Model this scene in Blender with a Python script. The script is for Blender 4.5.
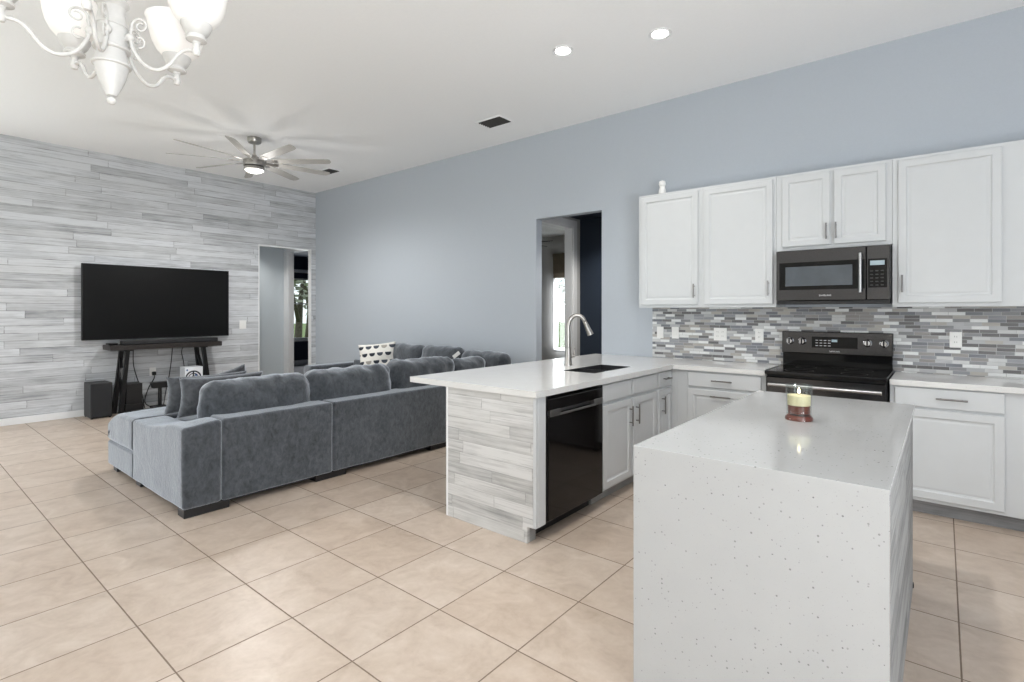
import bpy, bmesh, math, random
from mathutils import Vector, Matrix, noise as mnoise

random.seed(7)
for o in list(bpy.data.objects):
    bpy.data.objects.remove(o, do_unlink=True)
scn = bpy.context.scene
COL = scn.collection
PI = math.pi

# ------------------------------------------------------------------ camera
cam_d = bpy.data.cameras.new('camera')
cam_d.sensor_width = 36.0
cam_d.lens = 525.561 * 36.0 / 1024.0
cam_d.shift_y = -30.25 / 1024.0
cam_d.clip_start = 0.05
cam_d.clip_end = 200
cam = bpy.data.objects.new('camera', cam_d)
COL.objects.link(cam)
cam.location = (0, 0, 1.38)
cam.rotation_euler = (PI / 2, 0, 0.6865)
scn.camera = cam

# ------------------------------------------------------------------ world, daylight, exposure
scn.view_settings.view_transform = 'Standard'
scn.view_settings.look = 'None'
scn.view_settings.exposure = -0.09
scn.view_settings.gamma = 1.0
scn.view_settings.use_curve_mapping = False
scn.cycles.diffuse_bounces = 7
scn.cycles.max_bounces = 12
scn.cycles.sample_clamp_indirect = 6.0

world = bpy.data.worlds.new('sky')
scn.world = world
world.use_nodes = True
world.node_tree.nodes['Background'].inputs[0].default_value = (0.90, 0.95, 1.0, 1)
world.node_tree.nodes['Background'].inputs[1].default_value = 1.6


def area(name, loc, rot, sx, sy, power, color=(1, 1, 1)):
    d = bpy.data.lights.new(name, 'AREA')
    d.shape = 'RECTANGLE'
    d.size, d.size_y = sx, sy
    d.energy = power
    d.color = color
    o = bpy.data.objects.new(name, d)
    COL.objects.link(o)
    o.location = loc
    o.rotation_euler = rot
    return o


# daylight entering through the glass doors and windows; upward strips added to brighten the ceiling
DAY = (0.95, 0.978, 1.015)
UP = 1.0
for z in (0.35, 0.85, 1.35):  # tilted fill strips added just inside the doors to light the ceiling
    area('daylight_fill_sliding_door', (-5.3, -2.42, z), (-PI / 2 - UP, 0, 0), 3.6, 0.30, 78, DAY)
    area('added_fill_side_door', (2.42, -0.6, z), (0, -PI / 2 - UP, PI), 0.30, 2.2, 75, DAY)
    area('daylight_fill_patio_door', (-8.52, -0.75, z), (0, -PI / 2 - UP, 0), 0.30, 2.6, 2, DAY)
area('daylight_fill_sliding_door', (-5.6, -2.55, 1.25), (-PI / 2, 0, 0), 4.4, 2.4, 12, DAY)
area('daylight_fill_patio_door', (-8.66, -0.75, 1.25), (0, -PI / 2, 0), 2.4, 2.6, 52, DAY)
area('added_fill_side_door', (2.56, -0.6, 1.25), (0, -PI / 2, PI), 2.4, 2.2, 42, DAY)  # added fill from the right, for the peninsula fronts
area('daylight_bedroom_window', (-12.5, 6.95, 1.43), (0, -PI / 2, 0), 1.5, 1.5, 36, DAY)
area('daylight_guest_window', (-5.05, 7.82, 1.3), (PI / 2, 0, 0), 0.8, 1.2, 34, DAY)


# ------------------------------------------------------------------ materials
def lin(c):
    c = c / 255.0
    return c / 12.92 if c <= 0.04045 else ((c + 0.055) / 1.055) ** 2.4


def rgb(r, g, b):
    return (lin(r), lin(g), lin(b), 1.0)


class NT:
    """thin helper over a material's node tree"""
    def __init__(self, name):
        self.m = bpy.data.materials.new(name)
        self.m.use_nodes = True
        self.t = self.m.node_tree
        self.b = self.t.nodes['Principled BSDF']

    def node(self, kind, **kw):
        n = self.t.nodes.new(kind)
        for k, v in kw.items():
            setattr(n, k, v)
        return n

    def put(self, sock, v):
        if hasattr(v, 'is_linked') or isinstance(v, bpy.types.NodeSocket):
            self.t.links.new(v, sock)
        else:
            sock.default_value = v

    def math(self, op, a, b=None, c=None):
        n = self.node('ShaderNodeMath', operation=op)
        self.put(n.inputs[0], a)
        if b is not None:
            self.put(n.inputs[1], b)
        if c is not None:
            self.put(n.inputs[2], c)
        return n.outputs[0]

    def coord(self):
        return self.node('ShaderNodeTexCoord').outputs['Object']

    def sep(self, v):
        n = self.node('ShaderNodeSeparateXYZ')
        self.put(n.inputs[0], v)
        return n.outputs

    def comb(self, x, y, z):
        n = self.node('ShaderNodeCombineXYZ')
        for s, v in zip(n.inputs, (x, y, z)):
            self.put(s, v)
        return n.outputs[0]

    def noise(self, vec, scale=5, detail=4, rough=0.55, dist=0.0):
        n = self.node('ShaderNodeTexNoise')
        self.put(n.inputs['Vector'], vec)
        n.inputs['Scale'].default_value = scale
        n.inputs['Detail'].default_value = detail
        n.inputs['Roughness'].default_value = rough
        n.inputs['Distortion'].default_value = dist
        return n.outputs[0]

    def white(self, vec):
        n = self.node('ShaderNodeTexWhiteNoise', noise_dimensions='3D')
        self.put(n.inputs['Vector'], vec)
        return n.outputs['Value']

    def ramp(self, fac, stops, mode='LINEAR'):
        n = self.node('ShaderNodeValToRGB')
        n.color_ramp.interpolation = mode
        e = n.color_ramp.elements
        while len(e) < len(stops):
            e.new(0.5)
        for el, (p, c) in zip(e, stops):
            el.position = p
            el.color = c
        self.put(n.inputs[0], fac)
        return n.outputs[0]

    def mix(self, fac, a, b, mode='MIX'):
        n = self.node('ShaderNodeMix', data_type='RGBA', blend_type=mode)
        self.put(n.inputs[0], fac)
        self.put(n.inputs[6], a)
        self.put(n.inputs[7], b)
        return n.outputs[2]

    def bump(self, h, strength=0.2, dist=0.01):
        n = self.node('ShaderNodeBump')
        n.inputs['Strength'].default_value = strength
        n.inputs['Distance'].default_value = dist
        self.put(n.inputs['Height'], h)
        self.t.links.new(n.outputs[0], self.b.inputs['Normal'])

    def set(self, **kw):
        names = dict(color='Base Color', rough='Roughness', metal='Metallic', spec='Specular IOR Level', ior='IOR',
                     trans='Transmission Weight', sheen='Sheen Weight', sheen_rough='Sheen Roughness', sheen_tint='Sheen Tint',
                     emit='Emission Color', power='Emission Strength', coat='Coat Weight', coat_rough='Coat Roughness', alpha='Alpha')
        for k, v in kw.items():
            self.put(self.b.inputs[names[k]], v)
        return self

    def cells(self, u, v, length, height, gap, stagger=True):
        """rows of running bricks: returns per-brick random, row index, joint mask (1 = joint), per-brick vector"""
        rowf = self.math('DIVIDE', v, height)
        row = self.math('FLOOR', rowf)
        if stagger:
            off = self.white(self.comb(row, 3.7, 1.1))
        else:
            off = 0.0
        colf = self.math('ADD', self.math('DIVIDE', u, length), off)
        colm = self.math('FLOOR', colf)
        rnd = self.white(self.comb(row, colm, 0.5))
        rnd2 = self.white(self.comb(row, colm, 7.5))
        fv = self.math('MULTIPLY', self.math('FRACT', rowf), height)
        fu = self.math('MULTIPLY', self.math('FRACT', colf), length)
        dv = self.math('MINIMUM', fv, self.math('SUBTRACT', height, fv))
        du = self.math('MINIMUM', fu, self.math('SUBTRACT', length, fu))
        d = self.math('MINIMUM', dv, du)
        return rnd, rnd2, d, dv


def simple(name, col, rough=0.5, metal=0.0, bumpy=0.0, bscale=60, var=0.04, **kw):
    n = NT(name)
    c = n.coord()
    nz = n.noise(c, bscale, 3)
    a = tuple(max(0, x * (1 - var)) for x in col[:3]) + (1,)
    b = tuple(min(1, x * (1 + var)) for x in col[:3]) + (1,)
    n.set(color=n.ramp(nz, [(0.3, a), (0.7, b)]), rough=rough, metal=metal, **kw)
    if bumpy:
        n.bump(nz, bumpy, 0.004)
    return n.m


M = {}
M['wall_blue'] = simple('blue_grey_paint', rgb(177, 184, 192), 0.75, bumpy=0.12, bscale=90, var=0.015)
M['wall_white'] = simple('off_white_paint', rgb(214, 213, 208), 0.8, bumpy=0.1, bscale=80, var=0.015)
M['wall_grey'] = simple('grey_paint', rgb(188, 188, 186), 0.8, bumpy=0.1, bscale=80, var=0.015)
M['wall_pale'] = simple('pale_blue_paint', rgb(196, 204, 209), 0.7, bumpy=0.1, bscale=80, var=0.015)
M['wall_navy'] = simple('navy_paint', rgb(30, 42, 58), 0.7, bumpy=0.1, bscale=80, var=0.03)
M['ceiling'] = simple('ceiling_texture', rgb(247, 248, 249), 0.9, bumpy=0.25, bscale=45, var=0.01)
M['trim'] = simple('white_trim', rgb(228, 229, 230), 0.4, var=0.01)
M['cabinet'] = simple('white_cabinet_paint', rgb(199, 202, 204), 0.38, var=0.012, bscale=8)
M['plastic_white'] = simple('white_plastic', rgb(236, 236, 234), 0.35, var=0.01)
M['black_plastic'] = simple('black_plastic', rgb(24, 24, 26), 0.45, var=0.1)
M['black_wood'] = simple('dark_stained_wood', rgb(38, 33, 31), 0.45, var=0.25, bscale=20)
M['black_metal'] = simple('black_metal', rgb(20, 20, 22), 0.4, metal=0.3, var=0.1)
M['black_fabric'] = simple('speaker_cloth', rgb(32, 33, 36), 0.8, var=0.15, bscale=300)
M['oven_window'] = simple('tinted_window', rgb(78, 84, 90), 0.12, var=0.1, bscale=6)
M['black_gloss'] = simple('black_glass', rgb(7, 7, 8), 0.06, var=0.05, spec=0.3)
M['cooktop'] = simple('ceramic_glass', rgb(8, 8, 9), 0.12, var=0.05)
M['screen'] = simple('television_screen', rgb(13, 13, 13), 0.32, var=0.05, spec=0.25)
M['steel'] = simple('brushed_steel', rgb(176, 176, 176), 0.28, metal=1.0, var=0.05, bscale=120)
M['nickel'] = simple('brushed_nickel', rgb(172, 169, 165), 0.3, metal=1.0, var=0.05, bscale=120)
M['black_steel'] = simple('black_stainless', rgb(84, 83, 84), 0.2, metal=1.0, var=0.06, bscale=100)
M['nickel_dark'] = simple('dark_nickel', rgb(128, 126, 125), 0.35, metal=1.0, var=0.05, bscale=120)
M['dw_black'] = simple('black_stainless_gloss', rgb(30, 28, 28), 0.08, metal=0.55, var=0.05, bscale=90)
M['chrome'] = simple('polished_chrome', rgb(215, 215, 218), 0.12, metal=1.0, var=0.02)
M['sink'] = simple('dark_sink_composite', rgb(44, 44, 46), 0.3, var=0.05)
M['dark_gap'] = simple('dark_recess', rgb(18, 18, 18), 0.8, var=0.05)
M['lettering'] = simple('silver_lettering', rgb(210, 210, 212), 0.3, metal=0.3, var=0.01)
M['print_black'] = simple('printed_black', rgb(28, 32, 44), 0.5, var=0.05)
M['print_blue'] = simple('printed_blue', rgb(60, 92, 140), 0.5, var=0.05)
M['carton'] = simple('white_carton', rgb(226, 230, 236), 0.5, var=0.02)
M['chandelier'] = simple('cream_white_enamel', rgb(206, 205, 202), 0.42, var=0.04, bscale=30)
M['fan_blade'] = simple('silver_fan_blade', rgb(176, 174, 170), 0.5, var=0.05)
M['shade_brown'] = simple('woven_roman_shade', rgb(118, 108, 92), 0.9, var=0.15, bscale=70)
M['bark'] = simple('tree_bark', rgb(92, 86, 76), 0.9, bumpy=0.5, bscale=14, var=0.3)
M['lawn'] = simple('lawn_grass', rgb(120, 140, 88), 0.9, bumpy=0.4, bscale=12, var=0.25)
M['vent_dark'] = simple('dark_vent_metal', rgb(60, 60, 60), 0.6, var=0.05)  # plain dark grey for louvres, burner rings and keys
M['tag'] = simple('white_fabric_tag', rgb(224, 224, 220), 0.7, var=0.02)
M['carpet'] = simple('grey_carpet', rgb(120, 120, 122), 0.95, bumpy=0.4, bscale=140, var=0.1)


def emit(name, col, s):
    n = NT(name)
    n.set(color=col, emit=col, power=s, rough=0.4)
    return n.m


M['lamp_disc'] = emit('recessed_lamp_glow', (1, 0.98, 0.95, 1), 9.0)
M['fan_lamp'] = emit('fan_lamp_glow', (1, 0.98, 0.94, 1), 2.6)
M['display'] = emit('appliance_display', (0.35, 0.45, 0.5, 1), 0.03)


def m_shade():
    n = NT('frosted_glass_shade')
    n.set(color=rgb(240, 238, 234), rough=0.45, emit=(1, 0.985, 0.96, 1), power=0.12)
    return n.m


M['glass_shade'] = m_shade()


def m_glass(name, col=(1, 1, 1, 1), rough=0.0):
    n = NT(name)
    t = n.t
    tr = n.node('ShaderNodeBsdfTransparent')
    tr.inputs[0].default_value = col
    gl = n.node('ShaderNodeBsdfGlossy')
    gl.inputs['Roughness'].default_value = 0.03
    lw = n.node('ShaderNodeLayerWeight')
    fac = n.math('ADD', n.math('MULTIPLY', n.math('POWER', lw.outputs['Facing'], 4.0), 0.5), 0.04)
    mx = n.node('ShaderNodeMixShader')
    t.links.new(fac, mx.inputs[0])
    t.links.new(tr.outputs[0], mx.inputs[1])
    t.links.new(gl.outputs[0], mx.inputs[2])
    t.links.new(mx.outputs[0], t.nodes['Material Output'].inputs[0])
    return n.m


M['glass'] = m_glass('clear_glass', (0.93, 0.95, 0.94, 1))
M['wax_cream'] = simple('cream_wax', rgb(226, 214, 176), 0.5, var=0.04)
M['wax_red'] = simple('dark_amber_wax', rgb(104, 48, 34), 0.3, var=0.1)
M['flame'] = emit('candle_flame', (1.0, 0.86, 0.55, 1), 9.0)


def m_planks(name, axis, height, length, lo, mid, hi, bias=0.0, jc=112, jw=0.0026):
    n = NT(name)
    s = n.sep(n.coord())
    u, v = s[axis], s[2]
    rnd, rnd2, d, dv = n.cells(u, v, length, height, 0.004)
    shift = n.math('MULTIPLY', rnd, 37.0)
    grain = n.noise(n.comb(n.math('ADD', n.math('MULTIPLY', u, 1.6), shift), n.math('MULTIPLY', v, 60.0), shift), 1.0, 6, 0.65, 0.4)
    blot = n.noise(n.comb(n.math('ADD', n.math('MULTIPLY', u, 2.2), shift), n.math('MULTIPLY', v, 7.0), shift), 1.0, 4, 0.6, 0.3)
    f = n.math('ADD', n.math('MULTIPLY', grain, 0.55), n.math('MULTIPLY', blot, 0.40))
    f = n.math('ADD', f, n.math('MULTIPLY', n.math('SUBTRACT', rnd2, 0.5), 0.17))
    f = n.math('ADD', f, bias)
    col = n.ramp(f, [(0.26, lo), (0.42, mid), (0.56, hi), (0.85, hi)])
    warm = n.mix(n.math('MULTIPLY', rnd, 0.22), col, rgb(206, 203, 196), 'MULTIPLY')
    st = n.noise(n.comb(n.math('ADD', n.math('MULTIPLY', u, 2.6), shift), n.math('MULTIPLY', v, 95.0), shift), 1.0, 5, 0.7, 0.6)
    warm = n.mix(n.ramp(st, [(0.56, (0, 0, 0, 1)), (0.70, (0.5, 0.5, 0.5, 1))]), warm, rgb(112, 111, 110))
    joint = n.math('LESS_THAN', d, jw)
    jn = n.noise(n.comb(n.math('MULTIPLY', u, 2.0), n.math('MULTIPLY', v, 10.0), 0.0), 2.0, 3)
    jf = n.math('MULTIPLY', joint, n.ramp(jn, [(0.40, (0.12, 0.12, 0.12, 1)), (0.72, (0.75, 0.75, 0.75, 1))]))
    c = n.mix(jf, warm, rgb(jc, jc, jc))
    n.set(color=c, rough=0.7)
    h = n.math('ADD', n.math('MULTIPLY', grain, 0.4), n.math('MINIMUM', n.math('MULTIPLY', d, 120.0), 1.0))
    h = n.math('ADD', h, n.math('MULTIPLY', rnd, 0.7))
    n.bump(h, 0.22, 0.004)
    return n.m


M['planks_wall'] = m_planks('whitewashed_planks', 1, 0.092, 1.15, rgb(136, 138, 142), rgb(184, 187, 191), rgb(210, 213, 217), 0.01, 76, 0.0042)
M['planks_end'] = m_planks('whitewashed_planks_light', 0, 0.075, 0.60, rgb(142, 142, 142), rgb(188, 188, 187), rgb(212, 212, 211), 0.0, 120)
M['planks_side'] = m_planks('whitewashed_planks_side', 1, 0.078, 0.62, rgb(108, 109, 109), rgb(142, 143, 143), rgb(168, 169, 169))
M['planks_kick'] = m_planks('grey_plank_kick', 0, 0.2, 0.9, rgb(88, 88, 90), rgb(118, 119, 122), rgb(146, 146, 148))


def m_floor():
    n = NT('beige_porcelain_tile')
    c = n.coord()
    s = n.sep(c)
    P = 0.4632
    u = n.math('ADD', s[0], 1.3344 + P * 60)
    v = n.math('SUBTRACT', s[1], 2.1277 - P * 60)
    rnd, rnd2, d, dv = n.cells(u, v, P, P, 0.003, stagger=False)
    sh = n.math('MULTIPLY', rnd, 50.0)
    vec = n.comb(n.math('ADD', s[0], sh), n.math('ADD', s[1], sh), sh)
    cloud = n.noise(vec, 5.5, 6, 0.62, 0.8)
    fine = n.noise(vec, 30, 4, 0.6)
    f = n.math('ADD', n.math('MULTIPLY', cloud, 0.75), n.math('MULTIPLY', fine, 0.25))
    col = n.ramp(f, [(0.30, rgb(172, 156, 141)), (0.50, rgb(190, 175, 161)), (0.70, rgb(204, 191, 179))])
    col = n.mix(n.math('MULTIPLY', rnd2, 0.35), col, rgb(232, 222, 212), 'MULTIPLY')
    wob = n.math('MULTIPLY', n.math('SUBTRACT', n.noise(c, 40, 2), 0.5), 0.0012)
    joint = n.math('LESS_THAN', n.math('ADD', d, wob), 0.0030)
    col = n.mix(joint, col, rgb(120, 104, 90))
    n.set(color=col, rough=n.math('ADD', n.math('MULTIPLY', joint, 0.4), n.math('ADD', 0.30, n.math('MULTIPLY', fine, 0.14))))
    h = n.math('ADD', n.math('MINIMUM', n.math('MULTIPLY', d, 180.0), 1.0), n.math('MULTIPLY', cloud, 0.15))
    n.bump(h, 0.3, 0.003)
    return n.m


M['floor'] = m_floor()


def m_mosaic():
    n = NT('linear_glass_mosaic')
    s = n.sep(n.coord())
    rnd, rnd2, d, dv = n.cells(n.math('ADD', s[0], 10.0), s[2], 0.096, 0.0254, 0.0015)
    stops = [(0.0, rgb(108, 107, 108)), (0.14, rgb(150, 152, 157)), (0.26, rgb(184, 185, 188)), (0.36, rgb(230, 232, 232)),
             (0.50, rgb(152, 149, 147)), (0.60, rgb(206, 207, 207)), (0.70, rgb(122, 125, 132)), (0.82, rgb(178, 174, 168)), (0.91, rgb(140, 141, 144))]
    col = n.ramp(rnd, stops, 'CONSTANT')
    streak = n.noise(n.comb(n.math('MULTIPLY', s[0], 6.0), 0.0, n.math('MULTIPLY', s[2], 60.0)), 3, 3)
    col = n.mix(0.35, col, n.ramp(streak, [(0.3, (0.6, 0.6, 0.6, 1)), (0.7, (1, 1, 1, 1))]), 'MULTIPLY')
    joint = n.math('LESS_THAN', d, 0.0014)
    col = n.mix(joint, col, rgb(176, 177, 178))
    n.set(color=col, rough=n.math('ADD', n.math('MULTIPLY', rnd2, 0.35), 0.12))
    n.bump(n.math('MINIMUM', n.math('MULTIPLY', d, 400.0), 1.0), 0.3, 0.002)
    return n.m


M['mosaic'] = m_mosaic()


def m_quartz(name, base, strong=1.0):
    n = NT(name)
    c = n.coord()
    vo = n.node('ShaderNodeTexVoronoi')
    vo.inputs['Scale'].default_value = 85
    n.put(vo.inputs['Vector'], c)
    cr = n.sep(vo.outputs['Color'])
    size = n.math('MULTIPLY', n.math('SUBTRACT', cr[0], 0.64), 0.75)
    fleck = n.math('LESS_THAN', vo.outputs['Distance'], size)
    fleckc = n.ramp(cr[1], [(0.0, rgb(118, 118, 118)), (0.4, rgb(150, 150, 149)), (0.85, rgb(78, 78, 80))])
    vo2 = n.node('ShaderNodeTexVoronoi')
    vo2.inputs['Scale'].default_value = 260
    n.put(vo2.inputs['Vector'], c)
    cr2 = n.sep(vo2.outputs['Color'])
    fine = n.math('LESS_THAN', vo2.outputs['Distance'], n.math('MULTIPLY', n.math('SUBTRACT', cr2[0], 0.75), 1.3))
    cloud = n.ramp(n.noise(c, 9, 4), [(0.3, tuple(x * 0.97 for x in base[:3]) + (1,)), (0.7, base)])
    col = n.mix(n.math('MULTIPLY', fine, 0.42 * strong), cloud, rgb(150, 150, 150))
    col = n.mix(n.math('MULTIPLY', fleck, 0.85 * strong), col, fleckc)
    n.set(color=col, rough=0.10, spec=0.5)
    return n.m


M['quartz'] = m_quartz('white_speckled_quartz', rgb(172, 173, 173))
M['counter'] = m_quartz('white_quartz', rgb(216, 216, 215), 0.35)


def m_velvet(name, dark, light):
    n = NT(name)
    c = n.coord()
    big = n.noise(c, 9, 6, 0.7, 0.8)
    s3 = n.sep(c)
    brush = n.noise(n.comb(n.math('MULTIPLY', s3[0], 34.0), n.math('MULTIPLY', s3[1], 34.0), n.math('MULTIPLY', s3[2], 22.0)), 1.0, 4, 0.65, 0.5)
    f = n.math('ADD', n.math('MULTIPLY', big, 0.5), n.math('MULTIPLY', brush, 0.5))
    n.set(color=n.ramp(f, [(0.36, dark), (0.62, light)]), rough=0.9, spec=0.1, sheen=1.0, sheen_rough=0.5, sheen_tint=rgb(228, 234, 242))
    n.bump(f, 0.6, 0.010)
    return n.m


M['velvet'] = m_velvet('slate_velvet', rgb(44, 47, 51), rgb(78, 82, 87))
M['velvet_grey'] = m_velvet('slate_velvet_pillow', rgb(52, 54, 57), rgb(88, 90, 94))


def m_pattern():
    n = NT('bird_print_cotton')
    s = n.sep(n.coord())
    W, H = 0.108, 0.105
    v = n.math('DIVIDE', n.math('ADD', s[2], 2.0), H)
    row = n.math('FLOOR', v)
    odd = n.math('MULTIPLY', n.math('FRACT', n.math('MULTIPLY', row, 0.5)), 1.0)
    u = n.math('ADD', n.math('DIVIDE', n.math('ADD', s[0], 2.0), W), odd)
    fu = n.math('MULTIPLY', n.math('SUBTRACT', n.math('FRACT', u), 0.5), W)
    fv = n.math('MULTIPLY', n.math('SUBTRACT', n.math('FRACT', v), 0.6), H)
    r = n.math('SQRT', n.math('ADD', n.math('MULTIPLY', fu, fu), n.math('MULTIPLY', fv, fv)))
    half = n.math('MULTIPLY', n.math('LESS_THAN', r, 0.040), n.math('LESS_THAN', fv, 0.008))
    tone = n.white(n.comb(n.math('FLOOR', u), row, 0.3))
    c = n.ramp(tone, [(0.0, rgb(40, 46, 56)), (0.55, rgb(64, 70, 80)), (0.75, rgb(160, 156, 148))], 'CONSTANT')
    n.set(color=n.mix(half, rgb(226, 224, 218), c), rough=0.85)
    n.bump(n.noise(n.coord(), 200, 2), 0.2, 0.002)
    return n.m


M['pattern'] = m_pattern()


def m_leaf(name, a, b):
    n = NT(name)
    c = n.coord()
    f = n.noise(c, 3, 6, 0.7)
    n.set(color=n.ramp(f, [(0.35, a), (0.65, b)]), rough=0.8)
    return n.m


M['leaf'] = m_leaf('oak_foliage', rgb(120, 126, 112), rgb(182, 188, 168))


# ------------------------------------------------------------------ geometry helpers
class MB:
    def __init__(self):
        self.bm = bmesh.new()
        self.smooth = False

    def box(self, x0, x1, y0, y1, z0, z1, ch=0.0, seg=1):
        r = bmesh.ops.create_cube(self.bm, size=1.0)
        vs = r['verts']
        for v in vs:
            v.co = Vector((x0 + (v.co.x + .5) * (x1 - x0), y0 + (v.co.y + .5) * (y1 - y0), z0 + (v.co.z + .5) * (z1 - z0)))
        if ch:
            es = list({e for v in vs for e in v.link_edges})
            bmesh.ops.bevel(self.bm, geom=es, offset=ch, segments=seg, affect='EDGES', profile=0.5)
        return self

    def grid_quads(self, rows, close_u=False, close_v=False):
        vs = [[self.bm.verts.new(p) for p in row] for row in rows]
        R, C = len(vs), len(vs[0])
        for i in range(R if close_v else R - 1):
            for j in range(C if close_u else C - 1):
                a, b = vs[i][j], vs[i][(j + 1) % C]
                c, d = vs[(i + 1) % R][(j + 1) % C], vs[(i + 1) % R][j]
                try:
                    self.bm.faces.new((a, b, c, d))
                except ValueError:
                    pass
        return vs

    def tube(self, pts, r, seg=8, radii=None, cap=True):
        pts = [Vector(p) for p in pts]
        n = len(pts)
        t0 = (pts[1] - pts[0]).normalized()
        up = Vector((0, 0, 1)) if abs(t0.z) < 0.9 else Vector((1, 0, 0))
        nrm = t0.cross(up).normalized()
        rows = []
        for i, p in enumerate(pts):
            t = (pts[min(i + 1, n - 1)] - pts[max(i - 1, 0)])
            t = t.normalized() if t.length > 1e-9 else t0
            nrm = (nrm - t * nrm.dot(t)).normalized()
            bn = t.cross(nrm)
            rr = radii[i] if radii else r
            rows.append([p + (nrm * math.cos(2 * PI * k / seg) + bn * math.sin(2 * PI * k / seg)) * rr for k in range(seg)])
        vs = self.grid_quads(rows, close_u=True)
        if cap:
            self.bm.faces.new(list(reversed(vs[0])))
            self.bm.faces.new(vs[-1])
        return self

    def lathe(self, prof, c=(0, 0, 0), seg=24, axis=None, capb=True, capt=True):
        """prof: (radius, height) up the axis"""
        A = Vector(axis).normalized() if axis else Vector((0, 0, 1))
        up = Vector((1, 0, 0)) if abs(A.x) < 0.9 else Vector((0, 1, 0))
        X = A.cross(up).normalized()
        Y = A.cross(X)
        c = Vector(c)
        rows = [[c + A * h + (X * math.cos(2 * PI * k / seg) + Y * math.sin(2 * PI * k / seg)) * max(r, 1e-4) for k in range(seg)] for r, h in prof]
        vs = self.grid_quads(rows, close_u=True)
        if capb:
            self.bm.faces.new(list(reversed(vs[0])))
        if capt:
            self.bm.faces.new(vs[-1])
        return self

    def ball(self, c, r, seg=14, sq=(1, 1, 1)):
        c = Vector(c)
        rows = []
        for i in range(seg // 2 + 1):
            a = -PI / 2 + PI * i / (seg // 2)
            rows.append([c + Vector((max(r * math.cos(a), 1e-4) * math.cos(2 * PI * k / seg) * sq[0], max(r * math.cos(a), 1e-4) * math.sin(2 * PI * k / seg) * sq[1], r * math.sin(a) * sq[2])) for k in range(seg)])
        self.grid_quads(rows, close_u=True)
        return self

    def prism(self, poly, z0, z1):
        lo = [self.bm.verts.new((p[0], p[1], z0)) for p in poly]
        hi = [self.bm.verts.new((p[0], p[1], z1)) for p in poly]
        n = len(poly)
        self.bm.faces.new(list(reversed(lo)))
        self.bm.faces.new(hi)
        for i in range(n):
            self.bm.faces.new((lo[i], lo[(i + 1) % n], hi[(i + 1) % n], hi[i]))
        return self

    def bar(self, p0, p1, w, d, side=(0, 1, 0)):
        """rectangular bar from p0 to p1"""
        p0, p1 = Vector(p0), Vector(p1)
        t = (p1 - p0).normalized()
        s = Vector(side)
        s = (s - t * s.dot(t)).normalized()
        q = t.cross(s)
        rows = [[p + s * a * w / 2 + q * b * d / 2 for a, b in ((-1, -1), (1, -1), (1, 1), (-1, 1))] for p in (p0, p1)]
        vs = self.grid_quads(rows, close_u=True)
        self.bm.faces.new(list(reversed(vs[0])))
        self.bm.faces.new(vs[1])
        return self

    def panel(self, O, U, N, w, h, rings):
        """a door or drawer front; rings = (inset, height above the face)"""
        O, U, N = Vector(O), Vector(U), Vector(N)
        V = Vector((0, 0, 1))
        rows = []
        for ins, dep in rings:
            rows.append([O + U * a + V * b + N * dep for a, b in ((ins, ins), (w - ins, ins), (w - ins, h - ins), (ins, h - ins))])
        vs = self.grid_quads(rows, close_u=True)
        self.bm.faces.new(vs[-1])
        self.bm.faces.new(list(reversed(vs[0])))
        return self

    def soft(self, x0, x1, y0, y1, z0, z1, r=0.05, step=0.07, puff=0.0, amp=0.0, scale=4.0, sides=0.0, seed=0):
        """upholstered box: rounded edges, puffed top, wrinkles"""
        c = Vector(((x0 + x1) / 2, (y0 + y1) / 2, (z0 + z1) / 2))
        h = Vector(((x1 - x0) / 2, (y1 - y0) / 2, (z1 - z0) / 2))
        r = min(r, h.x, h.y, h.z)

        def ax(hh):
            inner = hh - r
            k = [math.tan(PI / 4 * i / 4) * r for i in range(1, 5)]
            m = max(2, int(2 * inner / step)) if inner > 1e-4 else 0
            mid = [-inner + 2 * inner * i / m for i in range(m + 1)] if m else [0.0]
            return [-inner - v for v in reversed(k)] + mid + [inner + v for v in k]
        axs = [ax(h.x), ax(h.y), ax(h.z)]
        cache = {}

        def vert(p):
            key = tuple(round(q, 5) for q in p)
            if key in cache:
                return cache[key]
            q = Vector((max(-(h[i] - r), min(h[i] - r, p[i])) for i in range(3)))
            d = Vector(p) - q
            o = q + (d.normalized() * r if d.length > 1e-9 else d)
            n = d.normalized() if d.length > 1e-9 else Vector((0, 0, 1))
            ex, ey, ez = (1 - min(1, abs(o.x / h.x)) ** 2), (1 - min(1, abs(o.y / h.y)) ** 2), (1 - min(1, abs(o.z / h.z)) ** 2)
            o = o + Vector((0, 0, 1)) * n.z * puff * ex * ey
            o = o + Vector((n.x, 0, 0)) * sides * ey * ez + Vector((0, n.y, 0)) * sides * ex * ez
            w = o + c
            if amp:
                o = o + n * amp * mnoise.noise(Vector((w.x * scale + seed, w.y * scale, w.z * scale)))
                o = o + n * amp * 0.5 * mnoise.noise(Vector((w.x * scale * 2.3, w.y * scale * 2.3 + seed, w.z * scale * 2.3)))
            v = self.bm.verts.new(o + c)
            cache[key] = v
            return v
        for i in range(3):
            j, k = (i + 1) % 3, (i + 2) % 3
            for sgn in (-1, 1):
                A, B = axs[j], axs[k]
                for a in range(len(A) - 1):
                    for b in range(len(B) - 1):
                        quad = []
                        for aa, bb in ((a, b), (a + 1, b), (a + 1, b + 1), (a, b + 1)):
                            p = [0, 0, 0]
                            p[i] = sgn * h[i]
                            p[j], p[k] = A[aa], B[bb]
                            quad.append(vert(p))
                        if sgn < 0:
                            quad.reverse()
                        try:
                            self.bm.faces.new(quad)
                        except ValueError:
                            pass
        self.smooth = True
        return self

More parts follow.
